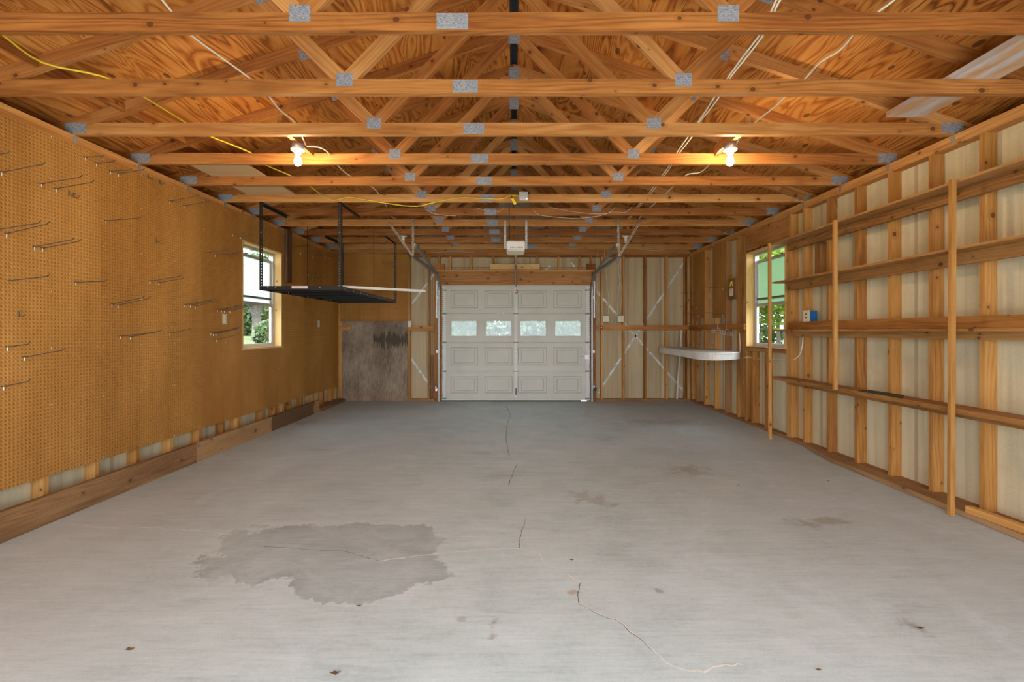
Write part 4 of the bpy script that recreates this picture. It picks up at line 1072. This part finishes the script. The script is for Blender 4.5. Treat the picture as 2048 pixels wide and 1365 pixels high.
cable([at(849, 418, y7), at(862, 425, y7), at(880, 430, y7), at(912, 432, y7)], .003, 'thinwire', 'thin pale wire at the left third of the seventh truss', 'wire', 'thin wires on the seventh truss', 'bell_wire')
cable([at(955, 417, y7), at(980, 422, y7), at(997, 424, y7), at(1002, 420, y7), at(1007, 416, y7)], .003, 'thinwire', 'short thin pale wire by the opener strap on the seventh truss', 'wire', 'thin wires on the seventh truss', 'bell_wire')
yw = YB + .035
cable([at(681, 507, yw), at(720, 506, yw), at(780, 507, yw), at(850, 506, yw), at(900, 504, yw), at(950, 505, yw)], .005, 'wcable', 'white cable stapled to the gable truss over the back left pegboard', name='electrical_cable')
cable([at(1250, 497, yw), at(1284, 499, yw), at(1310, 501, yw), at(1340, 498, yw), at(1388, 500, yw)], .005, 'wcable', 'white cable stapled to the gable truss in the back right corner', name='electrical_cable')
for k, (pts, lab) in enumerate(((([(1197, 498), (1193, 520), (1191, 560), (1190, 600), (1195, 630), (1203, 652)]), 'thin wire down to the red lit button by the garage door'),
        (([(1210, 498), (1208, 530), (1213, 560), (1217, 600), (1216, 631)]), 'white cable dropping to the left of the two back wall outlets'),
        (([(1240, 520), (1237, 545), (1244, 580), (1243, 600), (1239, 631)]), 'white cable dropping to the right of the two back wall outlets'),
        (([(1242, 515), (1240, 560), (1236, 590), (1235, 631)]), 'second white cable dropping to the right back wall outlet'))):
    cable([at(px, py, YB - .012) for px, py in pts], .003 if k == 0 else .0045, 'thinwire' if k == 0 else 'wcable', lab, name='electrical_cable')
cable([at(1237, 671, YB + .03), at(1240, 666, YB - .01), at(1252, 663, YB - .008), at(1300, 664, YB - .008), at(1350, 663, YB - .008), at(1370, 664, YB - .008)], .0045, 'wcable', 'white cable strung under the back wall rail towards the corner', name='electrical_cable')
cable([onX(1397, 668, 3.272), onX(1405, 664, 3.272), onX(1410, 661, 3.272)], .005, 'wcable', 'short white cable under the corner end of the right rail', name='electrical_cable')
cable([onX(1479, 667, 3.272), onX(1480, 690, 3.272), onX(1480, 703, 3.272)], .006, 'wcable', 'white cable dropping behind the counter end on the right wall', name='electrical_cable')
cable([onX(1485, 718, 3.26), onX(1492, 715, 3.265), onX(1500, 715, 3.33), onX(1530, 720, 3.33), onX(1572, 719, 3.33)], .005, 'wcable', 'white cable strung below the right window through the studs', name='electrical_cable')
cable([onX(1606, 674, 3.268), onX(1605, 690, 3.262), onX(1601, 706, 3.262), onX(1594, 716, 3.265), onX(1587, 720, 3.27)], .0065, 'wcable', 'white cable looping down below the blue outlet box', name='electrical_cable')

# ------------------------------------------------------------------ lamps
def lamp(x, y, lit, lab, base_z=2.83):
    t = thing('ceiling_lamp', lab, 'lamp', (x, y, base_z), 'bare bulb ceiling lamps')
    MB().lathe((0, 0, 0), [(.045, .0), (.05, -.003), (.05, -.036), (.045, -.04)], 8).build('junction_box', M['galv'], t)
    MB().lathe((0, 0, -.041), [(.056, 0), (.058, -.006), (.050, -.016), (.028, -.022), (.026, -.038), (.022, -.042)], 28).build('socket', M['porc'], t)
    if lit:
        MB().lathe((0, 0, -.083), [(.013, 0), (.014, -.012), (.024, -.035), (.0305, -.055), (.030, -.072), (.020, -.089), (.006, -.096)], 20).build('bulb', M['bulb_on'], t)
    else:
        q = MB(); P = [(.016 * math.cos(a * 1.0), .016 * math.sin(a * 1.0), -.105 - a * .0028) for a in [i * .5 for i in range(36)]]
        q.tube(P, .006, 6).lathe((0, 0, -.083), [(.014, 0), (.022, -.006), (.022, -.022), (.014, -.026)], 16)
        q.build('bulb', M['porc'], t)
    return t
for (x, y, lit, lab) in ((-1.765, 3.88, True, 'left lit bare bulb on a white porcelain holder under the trusses'), (1.765, 3.88, True, 'right lit bare bulb on a white porcelain holder under the trusses'),
                         (-1.725, 7.40, False, 'left unlit lamp with a spiral bulb beyond the door track strap'), (1.74, 7.40, False, 'right unlit lamp with a spiral bulb beyond the door track strap'),
                         (-1.75, .55, True, 'left added lit bare bulb, unseen over the doorway end'), (1.75, .55, True, 'right added lit bare bulb, unseen over the doorway end')):  # unseen lit pair added for brightness, assuming the lamp row continues
    lamp(x, y, lit, lab)
    # hanger block between two trusses
    yy = [q for q in TY if q < y][-1] + .039
    tag(MB().box(x - .019, x + .019, yy, yy + .572, 2.8305, 2.919, 'y').build('lamp_block', M['truss']), 'pine block between trusses carrying the ' + lab.split(' with')[0].split(' on a')[0], 'block', 'blocks carrying the ceiling lamps')

# ------------------------------------------------------------------ overhead rack
r = thing('overhead_rack', 'black steel overhead storage rack hanging from the trusses by the left window', 'rack')
Y1, Y2, XL, XR, ZR = 5.37, 7.90, -2.877, -1.955, 1.768
aw = .038
for (x, y, sx) in ((XL, Y1, 1), (XR, Y1, -1), (XL, Y2, 1), (XR, Y2, -1)):
    MB().angle((x, y, ZR), (x, y, HZ - .002), aw if y == Y1 else .04, (sx, 0, 0), (0, 1 if y == Y1 else -1, 0), .032).build('post', M['black'], r)
    ya, yb_ = (Y1, Y1 + .64) if y == Y1 else (Y2 - .66, Y2)
    MB().perforated((x + sx * .018, ya, HZ - .004), (x + sx * .018, yb_, HZ - .004), .036, (1, 0, 0), .032).beam((x + sx * .001, ya, HZ - .02), (x + sx * .001, yb_, HZ - .02), .034, .0025, side=(0, 0, 1)).build('ceiling_bracket', M['black'], r)
    MB().lathe((x + sx * .018, y - (.002), ZR + .65), [(.008, 0), (.006, -.005)], 8, 'y').build('bolt', M['bolt'], r)
for x in (XL, XR):
    MB().perforated((x, 6.62, ZR + .02), (x, 6.62, HZ + .03), .02, (0, 1, 0), .04).build('post', M['black'], r)
for y in (Y1, Y2):
    MB().beam((XL, y, ZR + .022), (XR, y, ZR + .022), .046, .003, side=(0, 0, 1)).build('rail', M['black'], r)
for x in (XL, XR):
    q = MB().beam((x, Y1, ZR + .022), (x, Y2, ZR + .022), .046, .003, side=(0, 0, 1)).build('rail', M['black'], r)
    mb = MB()
    for i in range(9): mb.lathe((x + .003, Y1 + .12 + i * .28, ZR + .02), [(.008, 0), (.005, .005)], 8, 'x')
    mb.build('bolts', M['bolt'], q)
for i in range(5):
    y = Y1 + .25 + i * .5
    MB().box(XL, XR, y, y + .04, ZR + .002, ZR + .03).build('cross_beam', M['black'], r)
mb = MB()
for i in range(24): 
    x = XL + .02 + i * (XR - XL - .04) / 23; mb.beam((x, Y1, ZR + .034), (x, Y2, ZR + .034), .004, .004)
for i in range(52): 
    y = Y1 + .03 + i * (Y2 - Y1 - .06) / 51; mb.beam((XL, y, ZR + .038), (XR, y, ZR + .038), .004, .004)
mb.build('wire_deck', M['black'], r)
MB().box(XL, XR, Y1 + .01, Y2 - .01, ZR + .041, ZR + .043).build('deck_panel', M['black'], r)
MB().box(at(583.5, 0, Y1).x, at(615.5, 0, Y1).x, Y1 - .003, Y1 - .0018, ZR + .016, ZR + .044).build('sticker', M['sticker'], r)
mb = MB()
for px in (536, 551, 640): mb.lathe((at(px, 0, Y1).x, Y1 - .002, ZR + .03), [(.007, 0), (.005, -.004)], 8, 'y')
mb.build('bolts', M['bolt'], r)
o = MB().beam((-2.08, 5.62, ZR + .062), (-1.19, 6.35, ZR + .070), .03, .022).build('white_strip', M['white']); tag(o, 'long white plastic strip lying across the black rack and sticking out to the right', 'strip')

# weathered vertical board beyond the left window
o = MB().box(-3.268, -3.225, 6.76, 6.90, 2.0, 2.755, 'z').build('hanging_board', M['old']); tag(o, 'dark weathered upright board on the left wall beyond the window', 'board')

# ------------------------------------------------------------------ outlets, switches, signs
def plate_left(px0, px1, py0, py1, lab, n):
    a, b_ = onX(px0, py0, PX), onX(px1, py1, PX)
    t = thing('outlet', lab, 'outlet', (PX, (a.y + b_.y) / 2, (a.z + b_.z) / 2)); hy, hz = .036, .058
    c = MB().box(.0005, .006, -hy, hy, -hz, hz).build('cover_plate', M['cream'], t, bevel=.002)
    for z in (-.02, .02): MB().box(.0062, .0085, -.014, .014, z - .012, z + .012).build('socket', M['white'], c)
    MB().box(.0087, .0092, -.006, -.004, .014, .024).box(.0087, .0092, .004, .006, .014, .024).build('slots', M['slot'], c)
plate_left(443.5, 454, 628, 649, 'cream outlet plate on the left pegboard just before the window', 0)
plate_left(634, 640, 641, 655, 'cream outlet plate on the left pegboard beyond the window', 0)
def plate_back(pxc, pyc, w, h, y, lab, boxed, toggles):
    p = at(pxc, pyc, y); t = thing('outlet', lab, 'outlet', (p.x, y, p.z))
    c = MB().box(-w / 2, w / 2, -.006, 0, -h / 2, h / 2).build('cover_plate', M['cream'], t, bevel=.002)
    if boxed: MB().box(-w / 2 + .006, w / 2 - .006, .0005, .05, -h / 2 - .012, h / 2 + .012).build('box', M['slot'], t)
    for (x, z, ww, hh) in toggles: MB().box(x - ww / 2, x + ww / 2, -.0095, -.0062, z - hh / 2, z + hh / 2).build('switch' if hh > .009 else 'slot', M['white' if hh > .012 else 'stud_dark'], c)
plate_back(1212, 638, .115, .115, YB - .012, 'left of the two cream double outlet plates right of the garage door', True, [(-.022, 0, .01, .022), (.024, 0, .01, .022)])
plate_back(1241, 638, .115, .115, YB - .012, 'right of the two cream double outlet plates right of the garage door', True, [(-.024, -.002, .012, .028)] + [(.026, z, .03, .004) for z in (.035, .015, -.005)])
plate_back(819, 648.5, .07, .115, YB - .04, 'cream outlet plate at the top right corner of the weathered plywood', False, [(0, .02, .02, .02), (0, -.02, .02, .02)])
t = thing('door_button', 'small wall button with a red light on the back rail', 'button', (at(1203, 656, YB - .05).x, YB - .05, at(1203, 656, YB - .05).z))
MB().box(-.018, .018, 0, .012, -.03, .03).build('housing', M['slot'], t); MB().lathe((0, -.0005, 0), [(.008, 0), (.006, -.005)], 12, 'y').build('light', M['led'], t)
# blue outlet box with pale plate
p = onX(1625, 640, 3.26); t = thing('outlet_box', 'blue plastic outlet box with a pale plate above the right rail', 'outlet', (3.30, 5.22, 1.470))
MB().box(-.055, .03, 0, .055, -.056, .056).build('box', M['blue'], t)
MB().box(-.064, -.0555, -.01, .10, -.062, .062).build('cover_plate', M['cream'], t, bevel=.002)
MB().box(-.0665, -.0645, .035, .055, .01, .03).box(-.0665, -.0645, .035, .055, -.03, -.01).build('slots', M['stud_dark'], t)
# wooden plaque with a yellow letter and switch
yq = 6.99; t = thing('switch_plaque', 'small brown plaque with a yellow letter and a switch plate by the right window', 'sign', (3.262, 7.12, 1.93))
MB().box(-.0, .017, -.13, .10, -.15, .16).build('backing_board', M['stud_dark'], t)
MB().box(-.005, -.0005, -.05, .06, -.10, .01).build('switch_plate', M['cream'], t)
MB().box(-.012, -.0055, -.005, .012, -.02, -.004).build('switch', M['slot'], t)
let = [(.045, .045), (.030, .115), (.010, .07), (-.018, .12), (-.035, .045)]
mb = MB()
for a, b_ in zip(let, let[1:]): mb.beam((-.0015, a[0], a[1]), (-.0015, b_[0], b_[1]), .012, .003, side=(1, 0, 0)) if False else mb.tube([(-.002, a[0], a[1]), (-.002, b_[0], b_[1])], .0055, 6)
mb.build('letter', M['yellowtag'], t)
# wire cup hooks on the rail
t = thing('wire_hook_rack', 'white wire hook rack hanging on the mid rail above the counter', 'hook rack')
def rp(px, py, dx=0): q = onX(px, py, 3.238 - dx); return q
mb = MB(); base = [rp(1423, 661), rp(1428, 662), rp(1435, 661, .02), rp(1444, 664), rp(1452, 659, .02), rp(1462, 666)]
mb.tube(base, .004, 6); mb.build('rail', M['white'], t)
for i, (a, b_) in enumerate((((1435, 650), (1437, 662)), ((1453, 650), (1454, 661)))):
    MB().tube([rp(a[0], a[1], .0), rp(a[0], a[1] + 3, .01), rp(b_[0] - 2, b_[1] - 3, .03), rp(b_[0] + 2, b_[1], .03), rp(b_[0] + 1, b_[1] - 5, .0)], .004, 6).build('hanger', M['white'], t)
for px in (1425, 1430, 1441, 1446, 1451, 1456, 1461, 1465):
    yj = 660 + (px - 1425) * .15
    MB().tube([rp(px, yj - 2), rp(px - 1, yj + 4, .04), rp(px, yj + 7, .06), rp(px + 2, yj + 4, .07)], .0035, 6).build('hook', M['white'], t)

# dry leaf scraps on the floor
for k, (px, py, s_, lab) in enumerate(((670, 1348, .022, 'dry brown leaf scrap at the bottom edge of the floor left of centre'), (1143, 1121, .014, 'dry brown leaf scrap just right of the crack junction'), (1656, 963, .018, 'dark leaf scrap on the right side of the floor beyond the shelf post'),
        (1477, 971, .012, 'small dark leaf scrap in the middle right of the floor'), (718, 1213, .014, 'dry brown leaf scrap below the big grey stain'), (260, 1300, .02, 'dry brown leaf scrap near the bottom left of the floor'), (1840, 1258, .02, 'curled brown leaf scrap at the lower right of the floor'), (1637, 1341, .012, 'tiny brown leaf scrap at the bottom right of the floor'))):
    p = onZ(px, py, 0); a = random.uniform(0, 3)
    vs = []; n = 8
    pts = [(math.cos(i / n * 6.283 + a) * s_ * (1 if i % 2 else .55), math.sin(i / n * 6.283 + a) * s_ * .5 * (1 if i % 2 else .6)) for i in range(n)]
    mb = MB(); vs = [(p.x + x, p.y + y, .001 + abs(x) * .25) for x, y in pts] + [(p.x + x, p.y + y, .0022 + abs(x) * .25) for x, y in pts]
    fs = [tuple(range(n)), tuple(range(2 * n - 1, n - 1, -1))] + [(i, (i + 1) % n, (i + 1) % n + n, i + n) for i in range(n)]
    mb._add(vs, fs, [[(0, 0)] * len(f) for f in fs]); tag(mb.build('leaf_scrap', M['leafbit']), lab, 'leaf', 'leaf scraps on the floor')

# ================================================================== OUTSIDE
def grid_ground():
    xs = [-90, -45, -20, -8, -4, -3.5, 3.5, 4, 8, 20, 45, 90]; ysg = [-40, -10, -1.2, 4, 9.1, 12, 20, 35, 60, 120]
    def z(x, y): return -.10 + (max(0, min(1, (-x - 5) / 25)) * .65) + (.25 if x > 8 else 0)
    vs = [(x, y, z(x, y)) for x in xs for y in ysg]; fs = []; n = len(ysg)
    for i in range(len(xs) - 1):
        for j in range(n - 1): fs.append((i * n + j, (i + 1) * n + j, (i + 1) * n + j + 1, i * n + j + 1))
    mb = MB(); mb._add(vs, fs, [[(0, 0)] * 4] * len(fs)); return mb
structure(grid_ground().build('lawn', M['grass']), 'mown green lawn outside the left window', 'lawn')
structure(MB().box(-3.6, 3.6, -16, YF - .02, -.09, -.03, 'y').build('driveway', M['drive']), 'sunlit concrete driveway outside the open doorway', 'driveway')
structure(MB().box(-2.0, 2.0, 9.06, 22, -.09, -.03, 'y').build('driveway', M['drive']), 'concrete drive beyond the garage door', 'driveway')

def foliage(rx, ry, rz, n, leaf, mat, seed, name='foliage'):
    g_ = np.random.default_rng(seed)
    nb = 26
    u = g_.normal(size=(nb, 3)); u /= np.linalg.norm(u, axis=1)[:, None]
    cen = u * g_.uniform(.35, .85, (nb, 1)) * np.array([rx, ry, rz])
    idx = g_.integers(0, nb, n); d = g_.normal(size=(n, 3)); d /= np.linalg.norm(d, axis=1)[:, None]
    p = cen[idx] + d * g_.uniform(.6, 1.0, (n, 1)) * np.array([rx, ry, rz]) * .40
    a = g_.normal(size=(n, 3)); a /= np.linalg.norm(a, axis=1)[:, None]; b_ = np.cross(a, g_.normal(size=(n, 3))); b_ /= np.linalg.norm(b_, axis=1)[:, None]
    s_ = leaf * g_.uniform(.6, 1.3, (n, 1))
    v = np.stack([p - a * s_, p - b_ * s_ * .5, p + a * s_, p + b_ * s_ * .5], 1).reshape(-1, 3)
    m = bpy.data.meshes.new(name); m.vertices.add(4 * n); m.vertices.foreach_set('co', v.ravel())
    m.loops.add(4 * n); m.loops.foreach_set('vertex_index', np.arange(4 * n, dtype=np.int32)); m.polygons.add(n); m.polygons.foreach_set('loop_start', np.arange(0, 4 * n, 4, dtype=np.int32)); m.update(calc_edges=True)
    m.materials.append(mat); return m
fm = {'far': foliage(1, 1, 1, 9000, .055, M['leafd'], 1), 'mid': foliage(1, 1, 1, 9000, .05, M['leaf'], 2), 'near': foliage(1, 1, 1, 9000, .05, M['leafy'], 3)}
def tree(x, y, zc, rx, rz, kind, lab, trunk=.2, gz=0, fork=False):
    t = thing('tree', lab, 'tree', (x, y, gz), 'trees outside')
    f = bpy.data.objects.new('foliage', fm[kind]); COL.objects.link(f); f.parent = t; f.location = (0, 0, zc - gz); f.scale = (rx, rx, rz); f.rotation_euler = (0, 0, random.uniform(0, 6))
    h = zc - gz
    mb = MB().tube([(0, 0, -.2), (0, 0, .15), (.02, 0, h * .35), (-.05, 0, h)], [trunk * 1.9, trunk * 1.15, trunk, trunk * .5], 12)
    if fork: mb.tube([(0, 0, h * .34), (-.9, .3, h * .62), (-1.5, .3, h)], [trunk * .85, trunk * .62, trunk * .4], 10); mb.tube([(0, 0, h * .34), (.5, .2, h * .6), (1.3, .3, h)], [trunk * .8, trunk * .6, trunk * .4], 10)
    mb.build('trunk', M['bark'], t)
# lawn tree seen through the left window, and the wood behind it
yl = 52.0; p = at(513, 675, yl)
tree(p.x, yl, p.z + 6.2, 4.6, 3.4, 'mid', 'tall forked tree on the lawn beyond the left window', .42, p.z, True)
def woodland(p0, p1, h, n, leaf, seed, lab, gz=0.0, depth=3.0):
    """the wood's edge: leaves nobody could count, in lumpy crowns along a line"""
    g_ = np.random.default_rng(seed); p0 = np.array(p0); p1 = np.array(p1); L_ = np.linalg.norm(p1 - p0); nb = int(L_ / h * 34)
    t = g_.uniform(0, 1, nb); zc = .03 * h + g_.uniform(0, .92, nb) ** 1.4 * .86 * h
    cen = np.zeros((nb, 3)); cen[:, :2] = p0 + (p1 - p0) * t[:, None] + g_.normal(size=(nb, 2)) * depth * .4; cen[:, 2] = gz + zc
    rad = g_.uniform(.12, .24, nb) * h
    idx = g_.integers(0, nb, n); d = g_.normal(size=(n, 3)); d /= np.linalg.norm(d, axis=1)[:, None]
    p = cen[idx] + d * rad[idx][:, None] * g_.uniform(.75, 1.0, (n, 1)); p[:, 2] = np.maximum(p[:, 2], gz + .1)
    a = g_.normal(size=(n, 3)); a /= np.linalg.norm(a, axis=1)[:, None]; b_ = np.cross(a, g_.normal(size=(n, 3))); b_ /= np.linalg.norm(b_, axis=1)[:, None]
    s_ = leaf * g_.uniform(.5, 1.3, (n, 1))
    v = np.stack([p - a * s_, p - b_ * s_ * .6, p + a * s_, p + b_ * s_ * .6], 1).reshape(-1, 3)
    m = bpy.data.meshes.new('woodland'); m.vertices.add(4 * n); m.vertices.foreach_set('co', v.ravel())
    m.loops.add(4 * n); m.loops.foreach_set('vertex_index', np.arange(4 * n, dtype=np.int32)); m.polygons.add(n); m.polygons.foreach_set('loop_start', np.arange(0, 4 * n, 4, dtype=np.int32)); m.update(calc_edges=True)
    m.materials.append(M['wood_leaf']); o = bpy.data.objects.new('woodland', m); COL.objects.link(o); o['kind'] = 'stuff'; tag(o, lab, 'trees')
woodland((-75, 58), (-30, 92), 11, 60000, .46, 11, 'green woodland edge behind the lawn outside the left window', .5)
woodland((-16, 35), (13, 35), 8, 60000, .24, 12, 'green woodland seen through the garage door panes', -.1)
woodland((11.5, 14), (20, 27), 9, 45000, .22, 13, 'green woodland outside the right window', .1)
# near leaves at the right window, wood behind
tree(5.9, 10.6, 2.35, 1.45, 1.1, 'near', 'yellow green young tree just outside the right window', .05, -.1)
tree(7.2, 12.6, 3.0, 1.6, 1.5, 'near', 'second yellow green tree a little behind the one at the right window', .06, 0)
# bushes seen through the garage door panes
for k in range(5):
    tree(-4.4 + k * 2.2, 19 + (k % 2) * 3.4, 1.9 + (k % 3) * .4, 1.0, 1.5, 'mid', 'bushy young tree beyond the garage door, %s from the left' % on[k], .09, -.1)
